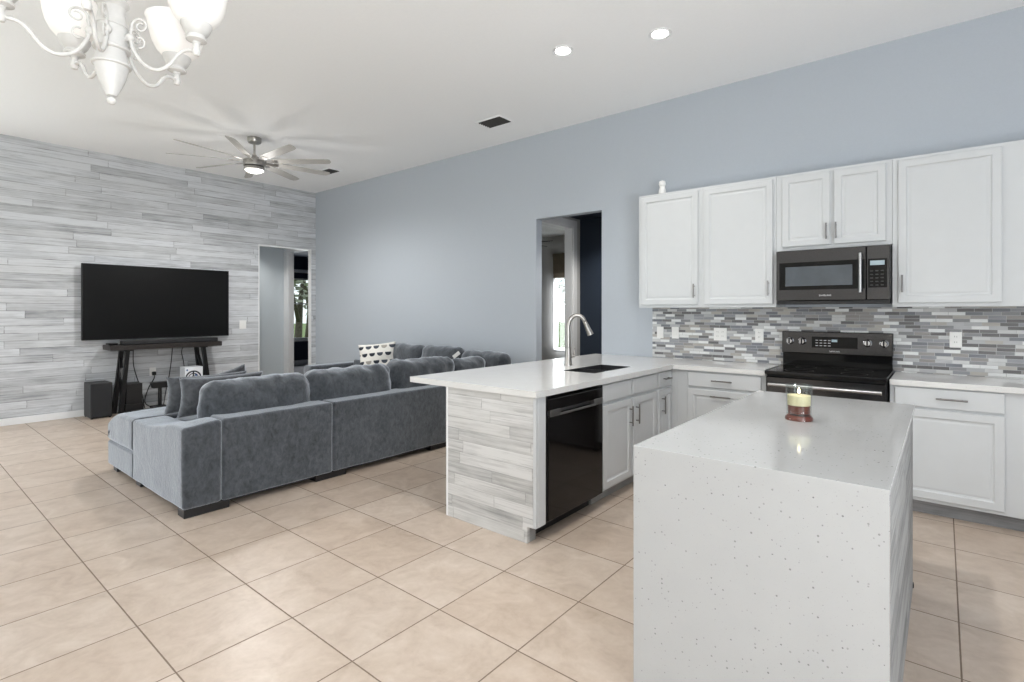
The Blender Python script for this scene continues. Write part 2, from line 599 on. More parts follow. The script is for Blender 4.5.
    def pillow(self, w, h, t, n=22, amp=0.006, seed=0, pinch=0.07):
        """stuffed pillow in local coordinates: width x, thickness y, height z"""
        top, bot = [], []
        for i in range(n + 1):
            v = -1 + 2 * i / n
            r1, r2 = [], []
            for j in range(n + 1):
                u = -1 + 2 * j / n
                x = w / 2 * u * (1 - pinch * (1 - v * v))
                z = h / 2 * v * (1 - pinch * (1 - u * u))
                e = max(0.0, (1 - u ** 4) * (1 - v ** 4)) ** 0.55 * (0.55 + 0.45 * (1 - u * u) * (1 - v * v))
                q = mnoise.noise(Vector((x * 9 + seed, z * 9, seed * 1.7))) * amp * (1 if e > 0 else 0) * 2
                r1.append(Vector((x, -t / 2 * e - q * min(1, e * 3), z)))
                r2.append(Vector((x, t / 2 * e + q * min(1, e * 3), z)))
            top.append(r1)
            bot.append(r2)
        self.grid_quads(top)
        self.grid_quads([list(reversed(r)) for r in bot])
        bmesh.ops.remove_doubles(self.bm, verts=self.bm.verts, dist=1e-5)
        self.smooth = True
        return self

    def shift(self, v):
        bmesh.ops.translate(self.bm, verts=self.bm.verts, vec=Vector(v))
        return self

    def xf(self, mat):
        bmesh.ops.transform(self.bm, matrix=mat, verts=self.bm.verts)
        return self


def wloc(o):
    v = Vector((0, 0, 0))
    while o is not None:
        v += o.location
        o = o.parent
    return v


def obj(name, mb, mat, parent=None, local=False, smooth=None, auto=None):
    """link the builder as ONE mesh object; coordinates are world ones unless local"""
    if parent is not None and not local:
        mb.shift(-wloc(parent))
    bmesh.ops.recalc_face_normals(mb.bm, faces=mb.bm.faces)
    me = bpy.data.meshes.new(name)
    mb.bm.to_mesh(me)
    mb.bm.free()
    me.materials.append(M[mat] if isinstance(mat, str) else mat)
    o = bpy.data.objects.new(name, me)
    COL.objects.link(o)
    if parent is not None:
        o.parent = parent
    s = mb.smooth if smooth is None else smooth
    if s:
        me.polygons.foreach_set('use_smooth', [True] * len(me.polygons))
        if auto:
            try:
                me.set_sharp_from_angle(angle=auto)
            except Exception:
                pass
    return o


def tag(o, label, cat, group=None, kind=None):
    o['label'] = label
    o['category'] = cat
    if group:
        o['group'] = group
    if kind:
        o['kind'] = kind
    return o


def thing(name, loc, label, cat, group=None, rotz=0.0):
    o = bpy.data.objects.new(name, None)
    o.empty_display_size = 0.1
    COL.objects.link(o)
    o.location = loc
    o.rotation_euler = (0, 0, rotz)
    return tag(o, label, cat, group)


def struct(name, mb, mat, parent=None):
    o = obj(name, mb, mat, parent)
    o['kind'] = 'structure'
    return o


def copy_tree(o, parent=None):
    c = o.copy()
    COL.objects.link(c)
    if parent is not None:
        c.parent = parent
    for ch in list(o.children):
        copy_tree(ch, c)
    return c


def text_mesh(name, body, size, mat, parent, loc, rot, depth=0.0006):
    cu = bpy.data.curves.new(name, 'FONT')
    cu.body = body
    cu.size = size
    cu.align_x = 'CENTER'
    cu.align_y = 'CENTER'
    cu.extrude = depth
    tmp = bpy.data.objects.new(name + '_curve', cu)
    COL.objects.link(tmp)
    dg = bpy.context.evaluated_depsgraph_get()
    me = bpy.data.meshes.new_from_object(tmp.evaluated_get(dg))
    bpy.data.objects.remove(tmp, do_unlink=True)
    me.materials.clear()
    me.materials.append(M[mat])
    o = bpy.data.objects.new(name, me)
    COL.objects.link(o)
    o.parent = parent
    o.location = Vector(loc) - wloc(parent)
    o.rotation_euler = rot
    return o


# ------------------------------------------------------------------ room shell
XL, YB, XR, YF, H = -8.70, 5.06, 2.60, -2.60, 3.49
TW = 0.07
D1 = (4.04, 4.972, 2.47)          # opening in the plank wall: y0, y1, top
D2 = (-3.77, -2.88, 2.48)         # opening in the blue wall: x0, x1, top

struct('floor', MB().box(XL - TW, XR + .12, YF - .12, 5.17, -0.12, 0.0).box(-10.1, XL - TW, 3.2, 5.17, -0.12, 0.0), 'floor')
struct('ceiling', MB().box(XL - .12, XR + .12, YF - .12, YB + .11, H, H + 0.12), 'ceiling')
struct('wall_left', MB().box(XL - TW, XL, YF, -2.1, 0, H).box(XL - TW, XL, 0.6, D1[0], 0, H).box(XL - TW, XL, -2.1, 0.6, 2.45, H).box(XL - TW, XL, D1[1], YB, 0, H)
       .box(XL - TW, XL, D1[0], D1[1], D1[2], H), 'planks_wall')
struct('wall_back', MB().box(XL - .12, D2[0], YB, YB + .11, 0, H).box(D2[1], XR, YB, YB + .11, 0, H)
       .box(D2[0], D2[1], YB, YB + .11, D2[2], H), 'wall_blue')
struct('wall_right', MB().box(XR, XR + .12, YF, -1.75, 0, H).box(XR, XR + .12, 0.55, YB + .11, 0, H)
       .box(XR, XR + .12, -1.75, 0.55, 2.45, H), 'wall_blue')
struct('wall_front', MB().box(XL - .12, -7.8, YF - .12, YF, 0, H).box(-3.4, XR + .12, YF - .12, YF, 0, H).box(-7.8, -3.4, YF - .12, YF, 2.45, H), 'wall_white')
# baseboards
struct('baseboard_left', MB().box(XL, XL + .014, 0.62, D1[0] - .01, 0, 0.085, 0.003), 'trim')
struct('baseboard_back', MB().box(XL, D2[0], YB - .014, YB, 0, 0.085, 0.003), 'trim')
struct('baseboard_right', MB().box(XR - .014, XR, 0.66, YB, 0, 0.085, 0.003), 'trim')


def window(name, axis, pos, a0, a1, z0, z1, mull=(), rails=(), fr=0.05, dep=0.06):
    """framed window in a wall; axis 'x': wall runs along x at y=pos, 'y': along y at x=pos"""
    b = MB()

    def bx(u0, u1, w0, w1):
        if axis == 'x':
            b.box(u0, u1, pos - dep / 2, pos + dep / 2, w0, w1, 0.004)
        else:
            b.box(pos - dep / 2, pos + dep / 2, u0, u1, w0, w1, 0.004)
    bx(a0, a0 + fr, z0, z1)
    bx(a1 - fr, a1, z0, z1)
    bx(a0 + fr, a1 - fr, z0, z0 + fr)
    bx(a0 + fr, a1 - fr, z1 - fr, z1)
    for m in mull:
        bx(m - fr / 2, m + fr / 2, z0 + fr, z1 - fr)
    for r_ in rails:
        bx(a0 + fr, a1 - fr, r_ - fr / 3, r_ + fr / 3)
    o = struct(name, b, 'trim')
    g = MB()
    if axis == 'x':
        g.box(a0 + fr, a1 - fr, pos - .004, pos + .004, z0 + fr, z1 - fr)
    else:
        g.box(pos - .004, pos + .004, a0 + fr, a1 - fr, z0 + fr, z1 - fr)
    obj('pane', g, 'glass', o)
    return o


window('door_3', 'x', YF - .075, -7.8, -3.4, 0.0, 2.45, mull=(-6.33, -4.87))
window('door_5', 'y', XL - .04, -2.1, 0.6, 0.0, 2.45, mull=(-0.75,))
window('added_side_door', 'y', XR + .075, -1.75, 0.55, 0.0, 2.45, mull=(-0.6,))  # unseen door, added to bring in more light from the right

# --- passage and bedroom beyond the opening in the plank wall
struct('wall_passage', MB().box(-10.04, -9.92, 3.3, 5.1, 0, 2.74), 'wall_pale')
struct('wall_passage_side', MB().box(-9.92, XL - TW, 3.3, 3.42, 0, 2.74), 'wall_pale')
struct('wall_bedroom_near', MB().box(-10.04, -9.74, 5.1, 5.2, 0, 2.74).box(-9.0, XL - TW, 5.1, 5.2, 0, 2.74)
       .box(-9.74, -9.0, 5.1, 5.2, 2.50, 2.74), 'wall_pale')
struct('ceiling_passage', MB().box(-10.04, XL - TW, 3.3, 5.1, 2.74, 2.84), 'ceiling')
struct('trim_1', MB().box(-9.905, -9.74, 5.085, 5.1, 0, 2.58, 0.004).box(-9.0, -8.92, 5.085, 5.1, 0, 2.58, 0.004)
       .box(-9.74, -9.0, 5.085, 5.1, 2.50, 2.58, 0.004).box(-9.74, -9.725, 5.1, 5.2, 0, 2.5).box(-9.015, -9.0, 5.1, 5.2, 0, 2.5), 'trim')
# jamb lining of the opening itself
struct('trim_2', MB().box(XL - TW - .004, XL + .010, D1[1] - .014, D1[1], 0, D1[2]).box(XL - TW - .004, XL + .004, D1[0], D1[0] + .016, 0, D1[2])
       .box(XL - TW - .004, XL + .004, D1[0] + .016, D1[1] - .014, D1[2] - .018, D1[2]), 'trim')
BX = -12.6
WB = (6.2, 7.7, 0.66, 2.2)
struct('floor_bedroom', MB().box(BX - .12, -8.0, 5.2, 9.0, -0.12, 0.0), 'carpet')
struct('wall_bedroom_far', MB().box(BX - .12, BX, 5.2, WB[0], 0, 2.74).box(BX - .12, BX, WB[1], 9.0, 0, 2.74)
       .box(BX - .12, BX, WB[0], WB[1], 0, WB[2]).box(BX - .12, BX, WB[0], WB[1], WB[3], 2.74), 'wall_navy')
struct('wall_bedroom_side', MB().box(BX - .12, -8.0, 9.0, 9.12, 0, 2.74).box(-8.12, -8.0, 5.2, 9.0, 0, 2.74)
       .box(BX - .12, -10.04, 5.1, 5.2, 0, 2.74), 'wall_navy')
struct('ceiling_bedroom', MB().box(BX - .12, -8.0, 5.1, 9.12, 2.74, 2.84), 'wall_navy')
struct('baseboard_bedroom', MB().box(BX, BX + .014, 5.2, 9.0, 0, 0.13, 0.003), 'trim')
struct('trim_3', MB().box(BX, BX + .06, WB[0] - .06, WB[1] + .06, WB[2] - .05, WB[2], 0.004), 'trim')
window('window_1', 'y', BX - .06, WB[0], WB[1], WB[2], WB[3], rails=(1.56,), fr=0.035)
t = thing('curtain_rod', (BX + .05, 6.9, 2.36), 'white curtain rod above the bedroom window beyond the plank wall', 'curtain rod')
obj('rod', MB().box(BX + .03, BX + .07, 6.0, 7.9, 2.34, 2.42, 0.01), 'trim', t)
for y in (6.1, 7.8):
    obj('bracket', MB().box(BX, BX + .03, y - .02, y + .02, 2.35, 2.40, 0.003), 'trim', t)

# --- lobby and bedroom beyond the opening in the blue wall
LX, LY = -3.95, 6.33
struct('floor_lobby', MB().box(-7.6, -2.4, 5.17, 8.1, -0.12, 0.0), 'floor')
struct('wall_lobby_left', MB().box(LX - .12, LX, 5.17, 5.27, 0, 2.74).box(LX - .12, LX, 6.14, LY, 0, 2.74).box(LX - .12, LX, 5.27, 6.14, 2.53, 2.74), 'wall_grey')
struct('wall_lobby_end', MB().box(LX - .12, -2.4, LY, LY + .1, 0, 2.74), 'wall_navy')
struct('wall_lobby_right', MB().box(-2.5, -2.4, 5.17, LY, 0, 2.74), 'wall_navy')
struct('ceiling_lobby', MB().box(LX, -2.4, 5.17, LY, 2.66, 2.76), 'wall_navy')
struct('trim_4', MB().box(LX, LX + .016, 6.14, 6.235, 0, 2.625, 0.004).box(LX, LX + .016, 5.18, 5.27, 0, 2.625, 0.004)
       .box(LX, LX + .016, 5.27, 6.14, 2.53, 2.625, 0.004).box(LX - .12, LX, 6.124, 6.14, 0, 2.53).box(LX - .12, LX, 5.27, 5.286, 0, 2.53)
       .box(LX - .12, LX, 5.286, 6.124, 2.514, 2.53), 'trim')
WC = (-5.49, -4.6, 0.66, 2.36)
struct('wall_guest_far', MB().box(-7.6, WC[0], 7.9, 8.02, 0, 2.74).box(WC[1], LX, 7.9, 8.02, 0, 2.74)
       .box(WC[0], WC[1], 7.9, 8.02, 0, WC[2]).box(WC[0], WC[1], 7.9, 8.02, WC[3], 2.74), 'wall_grey')
struct('wall_guest_side', MB().box(-7.72, -7.6, 5.17, 8.02, 0, 2.74).box(LX - .12, LX, LY + .1, 8.02, 0, 2.74), 'wall_grey')
struct('ceiling_guest', MB().box(-7.72, LX, 5.17, 8.02, 2.74, 2.84), 'ceiling')
window('window_2', 'x', 7.93, WC[0], WC[1], WC[2], WC[3], rails=(1.5,), fr=0.05, dep=0.1)
t = thing('roman_shade', (-5.05, 7.86, 2.15), 'brown woven roman shade half drawn over the bedroom window', 'window shade')
b = MB()
for k in range(5):
    b.box(-5.47, -4.62, 7.855 - .004 * k, 7.875, 1.97 + k * .08, 2.05 + k * .08 + .004, 0.004)
obj('shade_cloth', b, 'shade_brown', t)
obj('head_rail', MB().box(-5.48, -4.61, 7.84, 7.895, 2.36, 2.41, 0.004), 'shade_brown', t)
t = thing('ceiling_fan', (-5.65, 7.1, 2.74), 'black ceiling fan whose blade tip shows through the doorway in the blue wall', 'ceiling fan')
obj('canopy', MB().lathe([(0.07, 0), (0.07, 0.03), (0.03, 0.05)], (-5.65, 7.1, 2.69), 16), 'black_metal', t, smooth=True, auto=.6)
obj('downrod', MB().lathe([(0.012, 0), (0.012, 0.10)], (-5.65, 7.1, 2.59), 10), 'black_metal', t, smooth=True, auto=.6)
obj('motor', MB().lathe([(0.05, 0), (0.1, 0.02), (0.1, 0.08), (0.04, 0.11)], (-5.65, 7.1, 2.49), 20), 'black_metal', t, smooth=True, auto=.6)
for k in range(5):
    a = math.radians(8 + 72 * k)
    mbb = MB().box(0.08, 0.62, -0.06, 0.06, -0.005, 0.005, 0.003)
    mbb.xf(Matrix.Translation((-5.65, 7.1, 2.545)) @ Matrix.Rotation(a, 4, 'Z') @ Matrix.Rotation(0.2, 4, 'X'))
    obj('blade', mbb, 'black_metal', t)

# --- ground and trees outside
struct('ground', MB().box(-60, 40, -40, 60, -0.3, -0.16), 'lawn')


def tree(x, y, s, label, seed):
    r = thing('tree', (x, y, -0.16), label, 'tree', 'trees outside the bedroom windows')
    rr = random.Random(seed)
    pts = [(0, 0, 0), (.06 * s, .03, .8 * s), (.02, .10 * s, 1.7 * s), (.12 * s, .15 * s, 2.6 * s)]
    tb = MB().tube(pts, .1, 10, radii=[.17 * s, .13 * s, .11 * s, .06 * s])
    tb.tube([(.02, .08 * s, 1.4 * s), (-.3 * s, .35 * s, 2.2 * s), (-.45 * s, .5 * s, 3.0 * s)], .06, 8, radii=[.09 * s, .06 * s, .03 * s])
    tb.tube([(.05, .05 * s, 1.2 * s), (.35 * s, -.3 * s, 2.0 * s), (.5 * s, -.55 * s, 2.9 * s)], .06, 8, radii=[.09 * s, .06 * s, .03 * s])
    tb.smooth = True
    obj('trunk', tb, 'bark', r, local=True)
    cb = MB()
    for i in range(480):
        d = Vector((rr.gauss(0, 1), rr.gauss(0, 1), rr.gauss(0, .7)))
        d = d.normalized() * (rr.random() ** 0.4) * 1.55 * s
        p = Vector((0.05, .1 * s, 3.0 * s)) + d
        q = .13 * s * rr.uniform(.6, 1.4)
        M4 = Matrix.Rotation(rr.uniform(0, 6.28), 3, 'Z') @ Matrix.Rotation(rr.uniform(-1.2, 1.2), 3, 'X')
        cb.bm.faces.new([cb.bm.verts.new(p + M4 @ Vector(c)) for c in ((-q, -q * .5, 0), (q * .2, -q * .6, 0), (q, 0, 0), (q * .2, q * .6, 0), (-q, q * .5, 0))])
    obj('crown', cb, 'leaf', r, local=True)


tree(-17.2, 9.3, 0.95, 'nearest leafy tree beyond the bedroom window at the plank wall', 3)
tree(-20.5, 11.6, 1.2, 'second leafy tree farther off beyond the bedroom window at the plank wall', 5)
tree(-8.2, 14.0, 0.8, 'leafy tree outside the window with the brown roman shade', 9)

# ------------------------------------------------------------------ kitchen: upper cabinets
UY, UZ0, UZ1 = 4.72, 1.41, 2.49
RD = [(0, 0), (0, .017), (.003, .020), (.048, .020), (.054, .0125), (.064, .0105), (.076, .0135)]
RF = [(0, 0), (0, .015), (.004, .019), (.012, .019)]
FW = (0, -1, 0)


def carcass(root, x0, x1, y0, y1, z0, z1, name='body', top=True, mat='cabinet'):
    """hollow cabinet box, open to the front (low y), with a face frame"""
    w = .018
    b = MB().box(x0, x0 + w, y0, y1, z0, z1).box(x1 - w, x1, y0, y1, z0, z1)
    b.box(x0 + w, x1 - w, y1 - w, y1, z0, z1).box(x0 + w, x1 - w, y0, y1 - w, z0, z0 + w)
    if top:
        b.box(x0 + w, x1 - w, y0, y1 - w, z1 - w, z1)
    obj(name, b, mat, root)


def pull(parent, p, L, axis, N, r=.006):
    """bar pull: p = middle of the bar on the face, N outwards"""
    p, N = Vector(p), Vector(N)
    A = Vector((0, 0, 1)) if axis == 'z' else Vector(axis)
    b = MB().tube([p + N * .03 - A * L / 2, p + N * .03 + A * L / 2], r, 8)
    for s in (-1, 1):
        b.tube([p + A * s * L * .34, p + N * .03 + A * s * L * .34], r * .8, 6)
    b.smooth = True
    return obj('handle', b, 'nickel_dark', parent, auto=.7)


def face_frame(root, x0, x1, y, z0, z1, cuts):
    """solid strip frame around openings: cuts = list of (x0,x1,z0,z1)"""
    xs = sorted({x0, x1} | {c for q in cuts for c in q[:2]})
    zs = sorted({z0, z1} | {c for q in cuts for c in q[2:]})
    b = MB()
    for i in range(len(xs) - 1):
        for j in range(len(zs) - 1):
            cx, cz = (xs[i] + xs[i + 1]) / 2, (zs[j] + zs[j + 1]) / 2
            if not any(q[0] < cx < q[1] and q[2] < cz < q[3] for q in cuts):
                b.box(xs[i], xs[i + 1], y, y + .019, zs[j], zs[j + 1])
    bmesh.ops.remove_doubles(b.bm, verts=b.bm.verts, dist=1e-5)
    obj('face_frame', b, 'cabinet', root)


def upper(label, x0, x1, z0, doors):
    r = thing('wall_cabinet', ((x0 + x1) / 2, YB - .16, z0), label, 'cabinet', 'white wall cabinets')
    carcass(r, x0 + .001, x1 - .001, UY + .04, YB - .002, z0, UZ1)
    cuts = [(d[0] + .014, d[1] - .014, d[2] + .014, d[3] - .014) for d in doors]
    face_frame(r, x0 + .001, x1 - .001, UY + .0205, z0, UZ1, cuts)
    for (a, c, e, g, hx, hz) in doors:
        d = obj('door', MB().panel((a, UY + .020, e), (1, 0, 0), FW, c - a, g - e, RD), 'cabinet', r)
        pull(d, (hx, UY, hz), .125, 'z', FW)
    return r


upper('white wall cabinet at the left end of the row, above two light switches', -2.285, -1.682, UZ0, [(-2.255, -1.706, 1.437, 2.465, -1.735, 1.56)])
upper('white wall cabinet second from the left, touching the microwave side', -1.682, -1.062, UZ0, [(-1.650, -1.086, 1.437, 2.465, -1.117, 1.567)])
upper('short white wall cabinet with two doors above the microwave', -1.062, -.285, 1.868, [(-1.016, -.678, 1.897, 2.465, -.70, 2.0), (-.651, -.322, 1.897, 2.465, -.635, 2.0)])
upper('wide white wall cabinet right of the microwave', -.285, .62, UZ0, [(-.250, .303, 1.437, 2.465, -.225, 1.575)])

# small white ornament on the cabinet top
t = thing('salt_shaker', (-2.11, 4.86, UZ1), 'small white salt shaker on top of the leftmost wall cabinet', 'salt shaker')
obj('body', MB().lathe([(.030, 0), (.036, .012), (.035, .05), (.026, .08), (.026, .095)], (-2.10, 4.86, UZ1 + .001), 16), 'plastic_white', t, smooth=True)
obj('cap', MB().lathe([(.028, 0), (.034, .018), (.028, .046), (.006, .054)], (-2.10, 4.86, UZ1 + .0965), 16), 'plastic_white', t, smooth=True)

# ------------------------------------------------------------------ backsplash with plates
struct('backsplash', MB().box(-2.287, .62, YB - .011, YB - .001, .908, UZ0), 'mosaic')
SY = YB - .0115


def plate(label, x, z, w, h, gang, kind, cat, group='plates on the mosaic backsplash'):
    r = thing('wall_plate' if kind == 'switch' else 'wall_outlet', (x, SY, z), label, cat, group)
    obj('cover_plate', MB().box(x - w / 2, x + w / 2, SY - .006, SY, z - h / 2, z + h / 2, .002), 'plastic_white', r)
    for g in range(gang):
        gx = x + (g - (gang - 1) / 2) * .046
        if kind == 'switch':
            obj('rocker', MB().box(gx - .015, gx + .015, SY - .010, SY - .006, z - .032, z + .032, .002), 'plastic_white', r)
        else:
            for dz in (-.02, .02):
                s = obj('socket', MB().lathe([(.0165, 0), (.0165, .003)], (gx, SY - .006, z + dz), 16, axis=FW), 'plastic_white', r)
                obj('slots', MB().box(gx - .007, gx - .005, SY - .0096, SY - .009, z + dz - .002, z + dz + .008)
                    .box(gx + .005, gx + .007, SY - .0096, SY - .009, z + dz - .002, z + dz + .008), 'dark_gap', s)


plate('leftmost narrow white switch plate on the mosaic backsplash', -2.202, 1.163, .07, .115, 1, 'switch', 'light switch')
plate('second narrow white switch plate from the left on the mosaic backsplash', -2.046, 1.163, .07, .115, 1, 'switch', 'light switch')
plate('wide double white plate on the mosaic backsplash', -1.612, 1.16, .118, .118, 2, 'outlet', 'outlet')
plate('white outlet on the mosaic just left of the range', -1.27, 1.162, .07, .115, 1, 'outlet', 'outlet')
plate('white outlet on the mosaic right of the range', .074, 1.167, .07, .115, 1, 'outlet', 'outlet')

# ------------------------------------------------------------------ kitchen: base cabinets along the back wall
BY = 4.485                      # back face of the fronts; they stand 20 mm proud of it


def base_x(label, x0, x1, fronts, kick=True):
    """base cabinet facing -y; fronts = (x0,x1,z0,z1,rings,(handle x,z,length,axis) or None, partname)"""
    r = thing('base_cabinet', ((x0 + x1) / 2, 4.78, 0), label, 'cabinet', 'white base cabinets')
    carcass(r, x0, x1, BY + .02, YB - .013, .10, .868, top=False)
    cuts = [(d[0] + .012, d[1] - .012, d[2] + .012, d[3] - .012) for d in fronts]
    face_frame(r, x0, x1, BY + .0005, .10, .868, cuts)
    for (a, c, e, g, rings, hd, nm) in fronts:
        d = obj(nm, MB().panel((a, BY, e), (1, 0, 0), FW, c - a, g - e, rings), 'cabinet', r)
        if hd:
            pull(d, (hd[0], BY - .019, hd[1]), hd[2], hd[3], FW)
    obj('kick_board', MB().box(x0, x1, BY + .075, BY + .09, 0, .10), 'planks_kick', r)
    return r


base_x('white base cabinet left of the range with a drawer over a pull-out front', -1.80, -1.078,
       [(-1.70, -1.112, .735, .855, RF, (-1.41, .795, .165, (1, 0, 0)), 'drawer'), (-1.70, -1.112, .118, .712, RD, (-1.42, .665, .165, (1, 0, 0)), 'door')])
base_x('white base cabinet right of the range with one drawer over one door', -.283, .62,
       [(-.256, .300, .735, .862, RF, (.045, .80, .16, (1, 0, 0)), 'drawer'), (-.256, .300, .125, .718, RD, None, 'door')])

# ------------------------------------------------------------------ peninsula
PX = -1.86                      # back face of the fronts (they stand 20 mm proud, facing +x)
FX = (1, 0, 0)
PB = -2.575                     # rear face of the peninsula body


def base_pen(label, y0, y1, fronts, name='base_cabinet'):
    r = thing(name, (-2.2, (y0 + y1) / 2, 0), label, 'cabinet', 'white base cabinets')
    w = .018
    b = MB().box(PB + .02, PX - .02, y0, y0 + w, .10, .868).box(PB + .02, PX - .02, y1 - w, y1, .10, .868)
    b.box(PB + .02, PB + .02 + w, y0 + w, y1 - w, .10, .868).box(PB + .02 + w, PX - .02, y0 + w, y1 - w, .10, .10 + w)
    obj('body', b, 'cabinet', r)
    cuts = [(d[0] + .012, d[1] - .012, d[2] + .012, d[3] - .012) for d in fronts]
    ys = sorted({y0, y1} | {c for q in cuts for c in q[:2]})
    zs = sorted({.10, .868} | {c for q in cuts for c in q[2:]})
    b = MB()
    for i in range(len(ys) - 1):
        for j in range(len(zs) - 1):
            cy, cz = (ys[i] + ys[i + 1]) / 2, (zs[j] + zs[j + 1]) / 2
            if not any(q[0] < cy < q[1] and q[2] < cz < q[3] for q in cuts):
                b.box(PX - .0195, PX - .0005, ys[i], ys[i + 1], zs[j], zs[j + 1])
    obj('face_frame', b, 'cabinet', r)
    for (a, c, e, g, rings, hd, nm) in fronts:
        d = obj(nm, MB().panel((PX, a, e), (0, 1, 0), FX, c - a, g - e, rings), 'cabinet', r)
        if hd:
            pull(d, (PX + .019, hd[0], hd[1]), hd[2], hd[3], FX)
    obj('kick_board', MB().box(PX - .09, PX - .075, y0, y1, 0, .10), 'planks_side', r)
    return r


base_pen('white sink base cabinet in the peninsula right of the dishwasher', 3.245, 4.165,
         [(3.262, 3.69, .735, .855, RF, None, 'false_front'), (3.72, 4.145, .735, .855, RF, None, 'false_front'),
          (3.262, 3.69, .118, .71, RD, (3.655, .583, .15, 'z'), 'door'), (3.72, 4.145, .118, .71, RD, (3.765, .583, .15, 'z'), 'door')])
base_pen('narrow white base cabinet at the inner corner of the peninsula', 4.165, 4.484,
         [(4.20, 4.46, .735, .858, RF, (4.33, .80, .13, (0, 1, 0)), 'drawer'), (4.20, 4.46, .118, .712, RD, (4.255, .583, .15, 'z'), 'door')])

# corner filler between the two runs
tag(obj('corner_filler', MB().box(-1.88, -1.801, 4.486, 4.51, .10, .868), 'cabinet'), 'white filler strip in the inner corner of the counters', 'filler strip')

# plank end panel with toe notch, trim posts and the rear panel
t = thing('peninsula_end_panel', (-2.2, 2.475, 0), 'whitewashed plank panel closing the near end of the peninsula', 'plank panel')
obj('plank_cladding', MB().prism([(-2.578, 0), (-1.905, 0), (-1.905, .10), (-1.862, .10), (-1.862, .868), (-2.578, .868)], 2.466, 2.49)
    .xf(Matrix(((1, 0, 0, 0), (0, 0, 1, 0), (0, 1, 0, 0), (0, 0, 0, 1)))), 'planks_end', t)
obj('edge_strip', MB().box(-2.596, -2.579, 2.464, 2.49, 0, .868, .002), 'trim', t)
obj('end_post', MB().box(-1.900, -1.840, 2.4915, 2.566, .10, .868, .002).box(-1.8615, -1.840, 2.466, 2.491, .10, .868, .002), 'cabinet', t)
obj('kick_return', MB().box(-1.925, -1.905, 2.4905, 2.55, 0, .10), 'planks_side', t)
tag(obj('peninsula_back_panel', MB().box(-2.596, -2.577, 2.4905, 5.045, 0, .868), 'cabinet'), 'white panel along the sofa side of the peninsula', 'panel')

# dishwasher
DY0, DY1 = 2.572, 3.238
t = thing('dishwasher', (-2.2, 2.9, 0), 'black dishwasher in the peninsula with a long pocket handle', 'dishwasher')
obj('tub', MB().box(-2.45, -1.875, DY0 + .004, DY1 - .004, .08, .862), 'black_plastic', t)
obj('toe_panel', MB().box(-1.96, -1.945, DY0 + .004, DY1 - .004, 0, .08), 'black_plastic', t)
door = obj('door', MB().box(-1.874, -1.83, DY0 + .008, DY1 - .008, .112, .745, .003).box(-1.874, -1.83, DY0 + .008, DY1 - .008, .775, .845, .003), 'dw_black', t)
obj('control_strip', MB().box(-1.874, -1.838, DY0 + .008, DY1 - .008, .847, .862, .002), 'black_gloss', t)
hd = obj('handle', MB().box(-1.862, -1.822, DY0 + .02, DY0 + .13, .738, .779, .003).box(-1.862, -1.822, DY1 - .13, DY1 - .02, .738, .779, .003)
         .box(-1.835, -1.818, DY0 + .11, DY1 - .11, .738, .750, .003).box(-1.868, -1.858, DY0 + .11, DY1 - .11, .748, .779), 'nickel_dark', door)
for y in (DY0 + .001, DY1 - .0075):
    obj('side_trim', MB().box(-1.876, -1.836, y, y + .0065, .112, .862), 'black_steel', t)

# countertop: L-shaped slab with a sink cut-out, plus the run right of the range
CZ0, CZ1 = .870, .908
SK = (-2.33, -2.03, 3.46, 4.08)
CXF, CYF = -1.826, 4.452
b = MB()
e = .003
b.box(-2.955, SK[0], 2.452, YB - .0005, CZ0, CZ1)
b.box(SK[0], SK[1], 2.452, SK[2], CZ0, CZ1)
b.box(SK[0], SK[1], SK[3], YB - .0115, CZ0, CZ1)
b.box(SK[1], CXF, 2.452, YB - .0115, CZ0, CZ1)
b.box(CXF, -1.078, CYF, YB - .0115, CZ0, CZ1)
bmesh.ops.remove_doubles(b.bm, verts=b.bm.verts, dist=1e-5)
tag(obj('countertop', b, 'counter'), 'white quartz countertop over the peninsula and the corner', 'countertop')
tag(obj('countertop', MB().box(-.284, .62, CYF, YB - .0115, CZ0, CZ1, e), 'counter'), 'white quartz countertop right of the range', 'countertop')

# sink
t = thing('kitchen_sink', ((SK[0] + SK[1]) / 2, 3.77, .69), 'undermount steel sink with two bowls set in the peninsula', 'sink')
ymid = 3.70


def bowl(y0, y1):
    x0, x1, z0, z1, w = SK[0] + .0005, SK[1] - .0005, .69, .9065, .004
    return (MB().box(x0, x0 + w, y0, y1, z0, z1).box(x1 - w, x1, y0, y1, z0, z1).box(x0 + w, x1 - w, y0, y0 + w, z0, z1)
            .box(x0 + w, x1 - w, y1 - w, y1, z0, z1).box(x0 + w, x1 - w, y0 + w, y1 - w, z0, z0 + w))


for (a, c) in ((SK[2] + .0005, ymid - .008), (ymid + .008, SK[3] - .0005)):
    bo = obj('bowl', bowl(a, c), 'sink', t)
    obj('drain', MB().lathe([(.04, 0), (.04, .003), (.02, .002)], ((SK[0] + SK[1]) / 2, (a + c) / 2, .694), 18), 'steel', bo)
obj('divider', MB().box(SK[0] + .001, SK[1] - .001, ymid - .0075, ymid + .0075, .70, .900, .003), 'steel', t)

